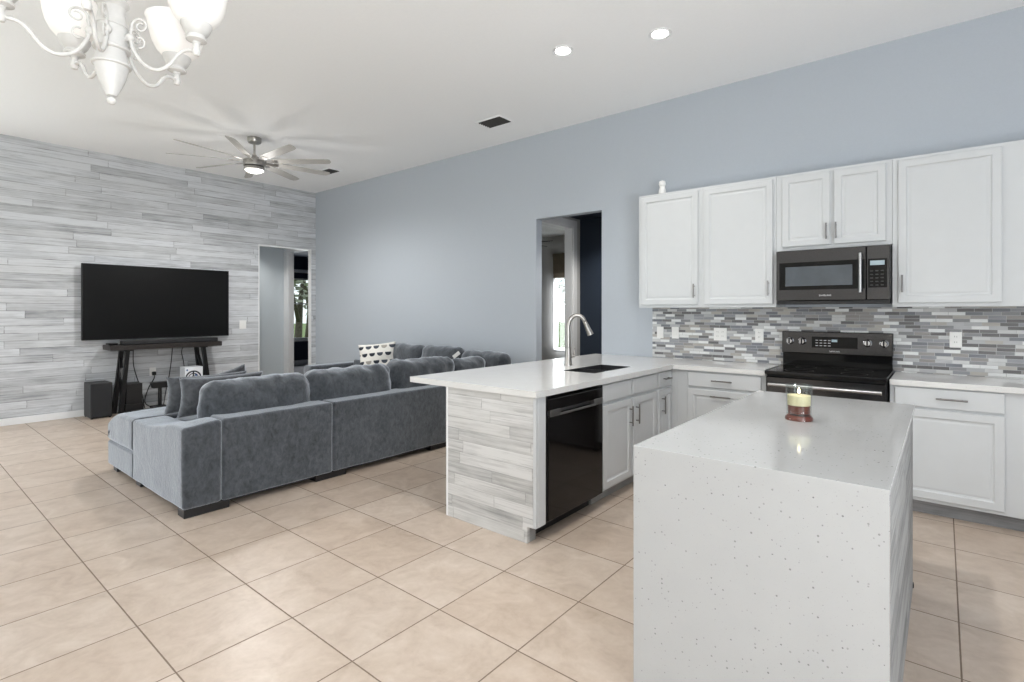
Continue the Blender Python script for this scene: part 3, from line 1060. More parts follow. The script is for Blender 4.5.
# faucet
FXP = Vector((-2.515, 3.84, CZ1))
dirv = Vector((.78, .62, 0)).normalized()
t = thing('faucet', FXP, 'brushed nickel pull-down faucet with a high curved spout on the peninsula', 'faucet')
obj('base', MB().lathe([(.036, 0), (.036, .006), (.032, .012), (.029, .09), (.026, .15)], FXP, 20), 'nickel', t, smooth=True, auto=.7)
pts, rad = [], []
for i in range(9):
    pts.append(FXP + Vector((0, 0, .14 + .19 * i / 8)))
    rad.append(.0235 - .006 * i / 8)
R = .076
for i in range(1, 15):
    a = PI - i / 14 * PI * .86
    pts.append(FXP + dirv * (R + R * math.cos(a)) + Vector((0, 0, .33 + R * 1.35 * math.sin(a))))
    rad.append(.0175)
obj('spout', MB().tube(pts, .014, 12, radii=rad), 'nickel', t, smooth=True)
p1 = pts[-1]
dn = (pts[-1] - pts[-2]).normalized()
obj('spray_head', MB().tube([p1, p1 + dn * .03, p1 + dn * .08, p1 + dn * .12], .02, 14, radii=[.018, .020, .025, .029]), 'nickel', t, smooth=True, auto=.8)
sd = Vector((.63, .77, 0))
lv = MB().tube([FXP + Vector((0, 0, .075)), FXP + sd * .055 + Vector((0, 0, .075))], .012, 10)
lv.tube([FXP + sd * .052 + Vector((0, 0, .07)), FXP + sd * .058 + Vector((0, 0, .15))], .006, 8)
obj('lever', lv, 'nickel', t, smooth=True, auto=.8)

# ------------------------------------------------------------------ range
RX0, RX1 = -1.070, -.292
t = thing('electric_range', ((RX0 + RX1) / 2, 4.72, 0), 'black stainless electric range between the white base cabinets', 'range')
obj('body', MB().box(RX0 + .004, RX1 - .004, 4.46, 5.03, .03, .890), 'black_metal', t)
for x in (RX0 + .05, RX1 - .05):
    for y in (4.52, 4.98):
        obj('foot', MB().lathe([(.018, 0), (.018, .03)], (x, y, 0), 10), 'black_plastic', t)
ct = obj('cooktop', MB().box(RX0, RX1, 4.395, 4.985, .890, .918, .006, 2), 'cooktop', t)
for (x, y, r_) in ((-.86, 4.56, .10), (-.50, 4.56, .085), (-.86, 4.83, .075), (-.50, 4.83, .095)):
    rows = [[Vector((x + math.cos(2 * PI * k / 32) * q, y + math.sin(2 * PI * k / 32) * q, .9186)) for k in range(32)] for q in (r_, r_ - .004)]
    mb_ = MB()
    mb_.grid_quads(rows, close_u=True)
    obj('burner_ring', mb_, 'vent_dark', ct)
for x in (RX0 - .003, RX1 - .004):
    obj('side_trim', MB().box(x, x + .007, 4.41, 4.98, .917, .921), 'steel', ct)
bg = obj('backguard', MB().box(RX0 + .006, RX1 - .006, 4.98, 5.042, .918, 1.025, .003), 'black_gloss', t)
gp = obj('control_panel', MB().box(RX0 + .002, RX1 - .002, 4.965, 5.044, 1.025, 1.205, .004), 'black_steel', t)
obj('display', MB().box(-.842, -.522, 4.961, 4.965, 1.075, 1.165, .001), 'black_gloss', gp)
for i in range(3):
    for j in range(4):
        obj('touch_key', MB().box(-.815 + j * .03, -.797 + j * .03, 4.9602, 4.961, 1.09 + i * .022, 1.095 + i * .022), 'lettering', gp)
obj('clock', MB().box(-.70, -.66, 4.9602, 4.961, 1.125, 1.145), 'display', gp)
for x in (-1.005, -.912, -.456, -.350):
    kn = obj('knob', MB().lathe([(.030, 0), (.030, .006), (.024, .010), (.022, .034), (.019, .038)], (x, 4.965, 1.125), 24, axis=FW), 'chrome', gp, smooth=True, auto=.7)
    obj('grip', MB().box(x - .005, x + .005, 4.92, 4.928, 1.104, 1.146, .002), 'black_metal', kn)
text_mesh('lettering', 'SAMSUNG', .016, 'lettering', gp, (-.68, 4.9644, 1.048), (PI / 2, 0, 0))
dr = obj('oven_door', MB().box(RX0 + .006, RX1 - .006, 4.41, 4.458, .25, .872, .005), 'black_steel', t)
obj('door_window', MB().box(RX0 + .10, RX1 - .10, 4.4065, 4.41, .36, .70, .001), 'black_gloss', dr)
hb = MB().tube([(RX0 + .03, 4.375, .815), (RX1 - .03, 4.375, .815)], .013, 12)
for x in (RX0 + .06, RX1 - .06):
    hb.tube([(x, 4.375, .815), (x, 4.412, .815)], .009, 8)
obj('handle', hb, 'steel', dr, smooth=True, auto=.8)
obj('drawer', MB().box(RX0 + .006, RX1 - .006, 4.415, 4.458, .06, .243, .005), 'black_steel', t)

# ------------------------------------------------------------------ microwave
MX0, MX1, MZ0, MZ1 = -1.045, -.290, 1.430, 1.862
t = thing('microwave', ((MX0 + MX1) / 2, 4.86, MZ0), 'black stainless microwave mounted over the range', 'microwave')
obj('body', MB().box(MX0, MX1, 4.69, YB - .012, MZ0 + .004, MZ1, .003), 'black_metal', t)
XD = -.437
door = obj('door', MB().box(MX0 + .002, XD, 4.652, 4.689, MZ0 + .03, MZ1 - .004, .004), 'black_steel', t)
obj('door_glass', MB().box(MX0 + .025, XD - .008, 4.6495, 4.652, MZ0 + .115, MZ1 - .10, .001), 'black_gloss', door)
obj('window', MB().box(MX0 + .07, XD - .085, 4.6485, 4.6495, MZ0 + .145, MZ1 - .135), 'oven_window', door)
hb = MB().tube([(XD - .032, 4.616, MZ0 + .085), (XD - .032, 4.616, MZ1 - .055)], .011, 12)
for z in (MZ0 + .12, MZ1 - .09):
    hb.tube([(XD - .032, 4.616, z), (XD - .032, 4.652, z)], .008, 8)
obj('handle', hb, 'steel', door, smooth=True, auto=.8)
text_mesh('lettering', 'SAMSUNG', .018, 'lettering', door, (-.70, 4.6515, MZ0 + .068), (PI / 2, 0, 0))
cp = obj('control_panel', MB().box(XD + .003, MX1 - .002, 4.652, 4.689, MZ0 + .03, MZ1 - .004, .004), 'black_steel', t)
obj('keypad', MB().box(XD + .012, MX1 - .02, 4.6495, 4.652, MZ0 + .12, MZ1 - .10, .001), 'black_gloss', cp)
obj('display', MB().box(XD + .025, MX1 - .035, 4.6485, 4.6495, MZ1 - .148, MZ1 - .115), 'display', cp)
for i in range(5):
    for j in range(3):
        obj('key', MB().box(XD + .025 + j * .032, XD + .043 + j * .032, 4.649, 4.6495, MZ0 + .135 + i * .026, MZ0 + .141 + i * .026), 'vent_dark', cp)
obj('vent_grille', MB().box(MX0 + .004, MX1 - .004, 4.66, 4.689, MZ0, MZ0 + .028, .002), 'black_plastic', t)

# ------------------------------------------------------------------ island
IX0, IX1, IY0, IY1, IZ = -.833, -.107, 1.683, 3.30, .912
t = thing('kitchen_island', ((IX0 + IX1) / 2, 2.5, 0), 'white speckled quartz island with a waterfall front and plank sides', 'island')
b = MB().prism([(IY0, 0), (IY0 + .022, 0), (IY0 + .022, IZ - .022), (IY1, IZ - .022), (IY1, IZ), (IY0, IZ)], IX0, IX1)
b.xf(Matrix(((0, 0, 1, 0), (1, 0, 0, 0), (0, 1, 0, 0), (0, 0, 0, 1))))
bmesh.ops.bevel(b.bm, geom=list(b.bm.edges), offset=.0012, segments=1, affect='EDGES')
obj('quartz_slab', b, 'quartz', t)
obj('plank_cladding', MB().box(IX1 - .026, IX1 - .008, IY0 + .0225, IY1 - .02, 0.0, IZ - .0225).box(IX0 + .008, IX0 + .026, IY0 + .0225, IY1 - .02, 0.0, IZ - .0225), 'planks_side', t)
obj('body', MB().box(IX0 + .027, IX1 - .027, IY0 + .023, IY1 - .04, .10, IZ - .0225), 'cabinet', t)
obj('kick_board', MB().box(IX0 + .027, IX1 - .027, IY0 + .023, IY1 - .09, 0, .099), 'planks_kick', t)
obj('foot', MB().box(IX1 - .03, IX1 - .004, IY1 - .02, IY1 + .004, 0, .025, .003), 'black_metal', t)

# candle jar
CC = Vector((-.478, 2.53, IZ))
t = thing('candle_jar', CC, 'lit candle in a clear glass jar on the kitchen island', 'candle')
obj('glass_jar', MB().lathe([(.054, 0), (.054, .010), (.047, .022), (.048, .05), (.051, .135), (.053, .150), (.049, .150), (.047, .135), (.0445, .05), (.043, .028), (.001, .028)], CC + Vector((0, 0, .0005)), 32, capt=False), 'glass', t, smooth=True, auto=.8)
wx = obj('wax', MB().lathe([(.0425, 0), (.0438, .034), (.001, .034)], CC + Vector((0, 0, .029)), 28, capt=False), 'wax_red', t, smooth=True, auto=.8)
obj('wax_top', MB().lathe([(.0438, 0), (.0448, .042), (.001, .042)], CC + Vector((0, 0, .0635)), 28, capt=False), 'wax_cream', t, smooth=True, auto=.8)
obj('base_disc', MB().lathe([(.0535, 0), (.0535, .009), (.0465, .020)], CC + Vector((0, 0, .0008)), 28), 'wax_red', t, smooth=True, auto=.8)
obj('wick', MB().lathe([(.0012, 0), (.0012, .012)], CC + Vector((0, 0, .1055)), 6), 'dark_gap', t)
obj('flame', MB().lathe([(.002, 0), (.006, .007), (.005, .014), (.001, .026)], CC + Vector((0, 0, .112)), 12), 'flame', t, smooth=True)

# ------------------------------------------------------------------ sectional sofa
SX, SY0 = -3.865, 1.30
t = thing('sectional_sofa', (-4.6, 2.6, 0), 'large slate grey velvet sectional sofa facing the television', 'sofa')
V = 'velvet'


def soft(name, args, r=.05, parent=None, mat=V, shape=None, **kw):
    b_ = MB().soft(*args, r=r, **kw)
    if shape:
        for v in b_.bm.verts:
            shape(v.co)
    return obj(name, b_, mat, parent or t)


def sstep(k):
    k = min(1, max(0, k))
    return k * k * (3 - 2 * k)


def arm_rise(co):
    """the arm climbs gently to meet the backrest"""
    if co.z > .45:
        co.z += .076 * sstep((co.x + 4.60) / .60) + .022 * sstep((co.x + 4.20) / .14) * sstep((co.y - 1.32) / .22)


def front_roll(co):
    """waterfall front of the chaise cushion"""
    if co.z > .36:
        q = max(0, (-5.22 - co.x) / .38)
        co.z -= .115 * q ** 2.2


soft('arm', (-4.918, SX, SY0, 1.548, .055, .526), .026, amp=.004, puff=.004, step=.04, shape=arm_rise)
soft('backrest', (-4.10, SX, 1.548, 2.405, .055, .628), .022, amp=.004, step=.04)
soft('backrest', (-4.10, SX, 2.408, 3.68, .055, .628), .022, amp=.004, step=.04, seed=3)
soft('backrest', (-4.10, SX, 3.683, 4.96, .055, .628), .022, amp=.004, step=.04, seed=5)
soft('backrest', (-7.08, -4.105, 4.74, 4.97, .055, .628), .035, amp=.004, seed=6)
soft('arm', (-7.32, -7.085, 4.05, 4.97, .055, .575), .045, amp=.004, seed=7)
# bases
soft('seat_base', (-5.60, -4.918, SY0 + .002, 2.33, .055, .262), .02, amp=.003)
soft('seat_base', (-4.915, -4.105, 1.55, 4.04, .055, .27), .025, amp=.003)
soft('seat_base', (-7.08, -4.105, 4.05, 4.735, .055, .27), .025, amp=.003)
# seat cushions
soft('seat_cushion', (-5.605, -4.919, SY0 + .001, 2.34, .264, .526), .035, amp=.005, puff=.012, step=.04, shape=front_roll)
soft('seat_cushion', (-4.93, -4.105, 1.55, 2.40, .272, .50), .06, amp=.006, puff=.02, seed=2)
soft('seat_cushion', (-4.93, -4.105, 2.41, 3.22, .272, .50), .06, amp=.006, puff=.02, seed=3)
soft('seat_cushion', (-4.93, -4.105, 3.23, 4.045, .272, .50), .06, amp=.006, puff=.02, seed=4)
soft('seat_cushion', (-7.08, -6.10, 4.04, 4.735, .272, .50), .06, amp=.006, puff=.02, seed=5)
soft('seat_cushion', (-6.09, -5.10, 4.04, 4.735, .272, .50), .06, amp=.006, puff=.02, seed=6)
soft('seat_cushion', (-5.09, -4.105, 4.05, 4.735, .272, .50), .06, amp=.006, puff=.02, seed=8)


def back_cushion(x, y, w, h, d, z0, rotz, lean, seed, mat=V, amp=.021):
    """loose back cushion: local x along its width"""
    b = MB().soft(-w / 2, w / 2, -d / 2, d / 2, 0, h, r=min(.085, d / 2 - .004), step=.03, amp=amp, scale=8.0, sides=.034, puff=.006, seed=seed)
    o = obj('back_cushion', b, mat, t, local=True)
    o.location = Vector((x, y, z0)) - wloc(t)
    o.rotation_euler = (lean, 0, rotz)
    return o


LZ = .52
HP = PI / 2
back_cushion(-4.155, 1.935, .80, .335, .20, LZ, HP, 0.0, 1)
back_cushion(-4.155, 2.750, .83, .35, .20, LZ, HP, 0.0, 12)
back_cushion(-4.155, 3.585, .82, .37, .20, LZ, HP, 0.0, 23)
back_cushion(-4.155, 4.25, .50, .33, .20, LZ, HP, 0.0, 31)
back_cushion(-5.70, 4.66, .68, .40, .17, LZ, 0, -.10, 41, amp=.012)
back_cushion(-5.00, 4.66, .70, .405, .17, LZ, 0, -.10, 57, amp=.012)
back_cushion(-4.27, 4.68, .72, .37, .17, LZ, 0, -.10, 63, amp=.012)
tg = obj('care_tag', MB().box(-.022, .022, -.001, .001, -.05, .05), 'tag', t, local=True)
tg.location = Vector((-4.56, 4.50, .845)) - wloc(t)
tg.rotation_euler = (0, .9, .5)
# black plinth feet
for (x0, x1, y0, y1) in ((-3.99, -3.878, 1.312, 1.60), (-4.05, -3.90, 2.27, 2.55), (-4.05, -3.90, 3.5, 3.8), (-5.56, -5.46, 1.335, 1.42), (-5.56, -5.46, 2.2, 2.3),
                         (-4.95, -4.85, 1.335, 1.40), (-7.28, -7.16, 4.1, 4.2), (-7.28, -7.16, 4.8, 4.9), (-5.2, -5.08, 4.1, 4.2), (-4.05, -3.90, 4.7, 4.92)):
    obj('foot', MB().box(x0, x1, y0, y1, 0, .058, .004), 'black_plastic', t)
obj('underside', MB().box(-4.90, -3.93, 1.36, 4.9, .03, .054).box(-5.55, -4.91, 1.36, 2.28, .03, .054), 'black_fabric', t)


def throw(name, loc, w, h, th, rotz, lean, label, mat, seed, roll=0.0, pinch=.07):
    o = obj(name, MB().pillow(w, h, th, seed=seed, pinch=pinch), mat)
    o.location = loc
    o.rotation_euler = Matrix.Rotation(rotz, 3, 'Z').to_4x4().to_euler() if not (lean or roll) else \
        (Matrix.Rotation(rotz, 3, 'Z') @ Matrix.Rotation(lean, 3, 'X') @ Matrix.Rotation(roll, 3, 'Y')).to_euler()
    return tag(o, label, 'pillow', 'throw pillows on the sectional sofa')


throw('throw_pillow', (-4.50, 1.80, .712), .64, .315, .19, HP, .16, 'grey velvet throw pillow standing next to the nearest back cushion', 'velvet_grey', 3)
throw('throw_pillow', (-4.73, 1.775, .706), .62, .31, .18, HP, .20, 'grey velvet throw pillow nearest the subwoofer, second behind the near back cushion', 'velvet_grey', 8)
throw('throw_pillow', (-5.20, 2.12, .645), .42, .36, .14, HP - .3, .15, 'dark grey pillow standing alone on the chaise with one corner up', 'velvet_grey', 14, roll=-.30)
throw('throw_pillow', (-6.05, 4.45, .725), .52, .42, .16, .70, -.20, 'white pillow with rows of dark half circles on the far side of the sofa', 'pattern', 21, roll=-.10)

# ------------------------------------------------------------------ television, stand and audio
TX = XL + .06
t = thing('television', (TX, 2.62, 1.49), 'large flat black television on the plank wall', 'television')
obj('housing', MB().box(TX - .005, TX + .045, 1.728, 3.535, .993, 1.998, .004), 'black_plastic', t)
obj('screen', MB().box(TX + .045, TX + .047, 1.736, 3.527, 1.005, 1.990), 'screen', t)
obj('wall_mount', MB().box(XL + .001, TX - .005, 2.3, 2.9, 1.2, 1.7), 'black_metal', t)

t = thing('console_table', (-8.46, 2.6, 0), 'narrow dark wooden console table on trestle legs under the television', 'console table')
obj('table_top', MB().box(-8.64, -8.28, 1.955, 3.31, .862, .928, .004), 'black_wood', t)
for s, yt, yb in ((0, 2.15, 2.07), (1, 3.07, 3.17)):
    for x in (-8.33, -8.59):
        obj('leg', MB().bar((x, yt, .862), (x + (.02 if x > -8.4 else -.02), yb, 0.0), .048, .05), 'black_metal', t)
    obj('cross_brace', MB().bar((-8.57, yt + (yb - yt) * .15, .74), (-8.33, yt + (yb - yt) * .8, .2), .035, .03), 'black_metal', t)
    obj('top_plate', MB().box(-8.62, -8.30, yt - .05, yt + .05, .848, .8615), 'black_metal', t)
t = thing('soundbar', (-8.36, 2.7, .928), 'long black soundbar lying on the console table', 'soundbar')
obj('body', MB().box(-8.42, -8.31, 2.09, 3.265, .929, .985, .008, 2), 'black_plastic', t)
obj('grille', MB().box(-8.31, -8.306, 2.10, 3.255, .936, .980, .002), 'black_fabric', t)
t = thing('streaming_box', (-8.40, 1.99, .928), 'small black box at the left end of the console table', 'electronics')
obj('body', MB().box(-8.50, -8.38, 1.955, 2.06, .929, .955, .005, 2), 'black_plastic', t)
obj('front_panel', MB().box(-8.38, -8.378, 1.965, 2.05, .934, .95), 'black_gloss', t)

t = thing('subwoofer', (-8.48, 1.83, 0), 'black subwoofer box on the floor left of the console table', 'speaker')
obj('cabinet', MB().box(-8.66, -8.335, 1.762, 1.990, .012, .45, .006, 2), 'black_plastic', t)
obj('grille', MB().box(-8.335, -8.328, 1.772, 1.980, .03, .44, .003), 'black_fabric', t)
for x in (-8.64, -8.36):
    for y in (1.78, 1.97):
        obj('foot', MB().lathe([(.014, 0), (.014, .013)], (x, y, 0), 10), 'black_plastic', t)

t = thing('product_box', (-8.4, 2.91, 0), 'white carton printed with a black wheel standing under the console table', 'box')
obj('carton', MB().box(-8.50, -8.30, 2.822, 3.055, .0, .575, .003), 'carton', t)
pr = MB()
cy, cz, fx = 2.93, .42, -8.2985
for r0, r1, a0, a1 in ((.105, .085, -10, 190), (.07, .058, 0, 360), (.032, .001, 0, 360)):
    rows = [[Vector((fx, cy + math.cos(math.radians(a0 + (a1 - a0) * k / 30)) * q, cz + math.sin(math.radians(a0 + (a1 - a0) * k / 30)) * q)) for k in range(31)] for q in (r0, r1)]
    pr.grid_quads(rows)
for a in (90, 210, 330):
    q = math.radians(a)
    pr.bar((fx, cy + math.cos(q) * .03, cz + math.sin(q) * .03), (fx, cy + math.cos(q) * .095, cz + math.sin(q) * .095), .02, .0006, side=(0, -math.sin(q), math.cos(q)))
obj('printed_wheel', pr, 'print_black', t)
obj('printed_dots', MB().lathe([(.012, 0), (.012, .001)], (-8.2995, 2.85, .535), 12, axis=FX).lathe([(.018, 0), (.018, .001)], (-8.2995, 2.965, .46), 12, axis=FX), 'print_blue', t)

t = thing('game_console', (-8.5, 2.24, 0), 'upright black box under the console table behind its left legs', 'electronics')
obj('body', MB().box(-8.62, -8.42, 2.16, 2.345, .125, .40, .006, 2), 'black_plastic', t)
obj('stand', MB().box(-8.64, -8.42, 2.15, 2.36, 0, .124, .004), 'black_plastic', t)
t = thing('wall_outlet', (XL, 2.545, .515), 'white outlet with a black plug on the plank wall under the television', 'outlet')
obj('cover_plate', MB().box(XL + .0005, XL + .007, 2.505, 2.585, .455, .575, .002), 'plastic_white', t)
obj('plug', MB().box(XL + .0075, XL + .055, 2.53, 2.575, .465, .515, .006), 'black_plastic', t)
t = thing('wall_plate', (XL, 3.79, 1.155), 'white switch plate on the plank wall beside the television', 'light switch')
obj('cover_plate', MB().box(XL + .0005, XL + .007, 3.738, 3.842, 1.09, 1.225, .002), 'plastic_white', t)
for y in (3.767, 3.813):
    obj('rocker', MB().box(XL + .007, XL + .011, y - .015, y + .015, 1.125, 1.19, .002), 'plastic_white', t)
t = thing('charging_dock', (-8.55, 2.58, 0), 'black adapter stand among the cables under the console table', 'electronics')
obj('head', MB().prism([(-.09, .0), (.09, .0), (.11, .08), (-.11, .08)], -.05, .05).xf(Matrix.Translation((-8.52, 2.58, .30)) @ Matrix(((0, 0, 1, 0), (1, 0, 0, 0), (0, 1, 0, 0), (0, 0, 0, 1)))), 'black_plastic', t)
obj('stem', MB().box(-8.535, -8.505, 2.56, 2.60, .05, .30, .003), 'black_plastic', t)
obj('base', MB().box(-8.60, -8.44, 2.48, 2.655, 0, .05, .006), 'black_plastic', t)
t = thing('power_strip', (-8.42, 2.45, 0), 'black power strip on the floor under the console table', 'power strip')
obj('body', MB().box(-8.42, -8.36, 2.2, 2.62, 0.001, .045, .006), 'black_plastic', t)
for k in range(4):
    obj('socket', MB().box(-8.405, -8.375, 2.25 + k * .09, 2.29 + k * .09, .045, .048, .001), 'vent_dark', t)
t = thing('gaming_wheel', (-8.45, 2.72, 0), 'black controller with a round rim lying on the floor beside the white carton', 'game controller')
obj('body', MB().box(-8.56, -8.38, 2.68, 2.775, .001, .17, .03, 3), 'black_plastic', t)
obj('rim', MB().tube([(-8.40 + .03 * math.sin(a), 2.715 + .050 * math.cos(a), .27 + .10 * math.sin(a)) for a in [2 * PI * k / 24 for k in range(25)]], .016, 8, cap=False), 'black_plastic', t, smooth=True)


def cable(pts, r, label, mat='black_plastic'):
    P = [Vector(p) for p in pts]
    out = []
    for i in range(len(P) - 1):
        p0, p1, p2, p3 = P[max(i - 1, 0)], P[i], P[i + 1], P[min(i + 2, len(P) - 1)]
        for k in range(8):
            s = k / 8
            out.append(.5 * ((2 * p1) + (p2 - p0) * s + (2 * p0 - 5 * p1 + 4 * p2 - p3) * s * s + (3 * p1 - p0 - 3 * p2 + p3) * s ** 3))
    out.append(P[-1])
    o = obj('cable', MB().tube(out, r, 6), mat, smooth=True)
    return tag(o, label, 'cable', 'cables under the console table')


cable([(-8.645, 2.552, .47), (-8.60, 2.53, .42), (-8.58, 2.46, .30), (-8.52, 2.40, .12), (-8.37, 2.45, .052)], .007, 'black cable from the wall outlet down to the power strip')
cable([(-8.65, 2.30, .85), (-8.66, 2.31, .6), (-8.66, 2.40, .25), (-8.64, 2.43, .03), (-8.42, 2.40, .012)], .006, 'thin dark cable hanging down behind the left trestle leg')
cable([(-8.65, 2.78, .90), (-8.66, 2.77, .7), (-8.66, 2.74, .45), (-8.62, 2.68, .20), (-8.5, 2.62, .06)], .006, 'thin dark cable hanging behind the middle of the console table')
cable([(-8.655, 2.93, .90), (-8.66, 2.90, .78), (-8.66, 2.92, .66), (-8.66, 2.94, .50)], .006, 'thin dark cable looping down behind the white carton')
cable([(-8.36, 2.19, .012), (-8.31, 2.27, .016), (-8.26, 2.42, .03), (-8.29, 2.55, .05), (-8.24, 2.66, .02), (-8.26, 2.76, .012)], .009, 'black cable snaking along the floor in front of the power strip')
cable([(-8.50, 2.11, .012), (-8.40, 2.115, .014), (-8.27, 2.14, .05), (-8.23, 2.17, .02), (-8.21, 2.21, .012)], .009, 'black cable coiled on the floor between the left trestle legs')

# ------------------------------------------------------------------ ceiling fixtures
FC = Vector((-6.50, 2.97, 0))
t = thing('ceiling_fan', (FC.x, FC.y, H), 'brushed nickel ceiling fan with nine slim blades and a round light', 'ceiling fan')
obj('canopy', MB().lathe([(.072, 0), (.078, .01), (.078, .055), (.078, .06)], FC + Vector((0, 0, H - .0605)), 28), 'nickel', t, smooth=True, auto=.6)
obj('downrod', MB().lathe([(.013, 0), (.013, .16)], FC + Vector((0, 0, 3.275)), 12), 'nickel', t, smooth=True, auto=.6)
obj('motor', MB().lathe([(.085, 0), (.125, .012), (.128, .05), (.125, .085), (.06, .10), (.05, .125), (.026, .14), (.026, .155)], FC + Vector((0, 0, 3.13)), 32), 'nickel', t, smooth=True, auto=.6)
obj('light_ring', MB().lathe([(.113, 0), (.118, .012), (.112, .035)], FC + Vector((0, 0, 3.095)), 32), 'nickel', t, smooth=True, auto=.6)
obj('light', MB().lathe([(.001, 0), (.07, .008), (.105, .028), (.108, .04)], FC + Vector((0, 0, 3.062)), 32), 'fan_lamp', t, smooth=True)
for k in range(9):
    a = math.radians(40 * k + .5)
    b = MB()
    rows = []
    for (x, w0, w1) in ((.22, -.045, .030), (.30, -.055, .045), (.55, -.058, .050), (.85, -.055, .050), (.905, -.05, .040), (.925, -.04, .01)):
        rows.append((x, w0, w1))
    lo = [b.bm.verts.new((x, w0, -.003)) for x, w0, w1 in rows] + [b.bm.verts.new((x, w1, -.003)) for x, w0, w1 in reversed(rows)]
    hi = [b.bm.verts.new((v.co.x, v.co.y, .003)) for v in lo]
    b.bm.faces.new(list(reversed(lo)))
    b.bm.faces.new(hi)
    for i in range(len(lo)):
        b.bm.faces.new((lo[i], lo[(i + 1) % len(lo)], hi[(i + 1) % len(lo)], hi[i]))
    MX = Matrix.Translation((FC.x, FC.y, 3.205)) @ Matrix.Rotation(a, 4, 'Z') @ Matrix.Rotation(math.radians(-14), 4, 'X')
    bl = obj('blade', b.xf(MX), 'fan_blade', t)
    arm = MB().box(.10, .25, -.022, .022, -.012, -.004, .002).box(.22, .28, -.032, .028, -.010, -.0035, .002)
    obj('bracket', arm.xf(MX), 'nickel', bl)
pl = bpy.data.lights.new('fan_light', 'SPOT')
pl.energy = 215
pl.spot_size = math.radians(179)
pl.spot_blend = .6
pl.shadow_soft_size = .10
pl.color = (1, .985, .96)
po = bpy.data.objects.new('fan_light', pl)
COL.objects.link(po)
po.location = (FC.x, FC.y, 3.05)


pg = bpy.data.lights.new('fan_glow', 'POINT')
pg.energy = 13
pg.shadow_soft_size = .14
pg.color = (1, .985, .96)
qo = bpy.data.objects.new('fan_glow', pg)
COL.objects.link(qo)
qo.location = (FC.x, FC.y, 3.0)


def downlight(x, y, label, H=H, power=35, group='recessed ceiling lights'):
    r = thing('recessed_light', (x, y, H), label, 'ceiling light', group)
    obj('trim_ring', MB().lathe([(.062, 0), (.064, .006), (.085, .006), (.088, .003), (.088, 0)], (x, y, H - .0065), 32, capb=False, capt=False), 'trim', r, smooth=True, auto=.7)
    obj('lamp', MB().lathe([(.063, 0), (.063, .003)], (x, y, H - .0042), 32), 'lamp_disc', r)
    d = bpy.data.lights.new('recessed_beam', 'SPOT')
    d.energy = power
    d.spot_size = math.radians(130)
    d.spot_blend = .8
    d.shadow_soft_size = .06
    d.color = (1, .97, .92)
    o = bpy.data.objects.new('recessed_beam', d)
    COL.objects.link(o)
    o.location = (x, y, H - .03)


downlight(-2.381, 3.558, 'left one of the two recessed ceiling lights')
downlight(-1.664, 3.808, 'right one of the two recessed ceiling lights')


downlight(-0.95, 2.25, 'unseen recessed ceiling light added over the kitchen island', power=140)  # added out of view to brighten the island top
downlight(-9.4, 4.35, 'unseen recessed light added in the passage beyond the plank wall', 2.74, 45)  # unseen lamp added to brighten the passage wall
downlight(-3.2, 5.75, 'unseen recessed light added in the lobby beyond the blue wall', 2.66, 100)  # unseen lamp added to lift the dark lobby


def vent(x0, x1, y0, y1, label):
    r = thing('ceiling_vent', ((x0 + x1) / 2, (y0 + y1) / 2, H), label, 'vent', 'ceiling vents')
    w = .022
    obj('frame', MB().box(x0, x1, y0, y0 + w, H - .008, H - .0005, .002).box(x0, x1, y1 - w, y1, H - .008, H - .0005, .002)
        .box(x0, x0 + w, y0 + w, y1 - w, H - .008, H - .0005, .002).box(x1 - w, x1, y0 + w, y1 - w, H - .008, H - .0005, .002), 'ceiling', r)
    obj('backing', MB().box(x0 + w, x1 - w, y0 + w, y1 - w, H - .002, H - .0005), 'dark_gap', r)
    b = MB()
    n = 6
    for k in range(n):
        y = y0 + w + (y1 - y0 - 2 * w) * (k + .5) / n
        b.bar((x0 + w, y, H - .007), (x1 - w, y, H - .007), .002, .018, side=(0, .55, .83))
    obj('louvres', b, 'vent_dark', r)


vent(-4.05, -3.69, 4.29, 4.54, 'dark louvred ceiling vent above the blue wall doorway side')
vent(-7.35, -7.0, 4.28, 4.50, 'dark louvred ceiling vent in the far corner behind the fan')

# ------------------------------------------------------------------ chandelier
d0 = 1.73
Fv = Vector((-math.sin(.6865), math.cos(.6865), 0))
Rv = Vector((math.cos(.6865), math.sin(.6865), 0))
CH = Fv * d0 + Rv * (d0 * (111.7 - 512) / 525.561)


def cz_(py):
    return 1.38 + (310.75 - py) * d0 / 525.561


t = thing('chandelier', (CH.x, CH.y, H), 'cream white chandelier with five upturned frosted glass shades', 'chandelier')
px = d0 / 525.561
prof = [(1.2, 97), (4.6, 95.8), (5.2, 94), (8.2, 88), (11, 81), (13, 74), (14.2, 68), (14.3, 67), (16.4, 66.3), (16.8, 65.2), (16.4, 64), (14.6, 63.3), (13.2, 58), (12.2, 53), (12.2, 51), (15.4, 50.4), (16, 49), (15.4, 47.6), (12.8, 47),
        (12.8, 30), (13.1, 29), (13.1, 28.4), (12.6, 28), (12.6, 27.4), (13.6, 26.6), (12.4, 20), (11, 13), (11.6, 8), (13.6, 5), (14.6, 4), (14.8, 2.4), (14.2, 1), (11, -4), (8, -12), (6, -24), (7, -28), (4, -32), (2.2, -40)]
obj('column', MB().lathe([(r_ * px, cz_(py)) for r_, py in prof], (CH.x, CH.y, 0), 32), 'chandelier', t, smooth=True, auto=.45)
obj('finial', MB().lathe([(.001, cz_(104.6)), (2.4 * px, cz_(104)), (4.2 * px, cz_(101)), (3.6 * px, cz_(98.4)), (2.4 * px, cz_(97.2))], (CH.x, CH.y, 0), 20), 'chandelier', t, smooth=True)
zt = cz_(-40)
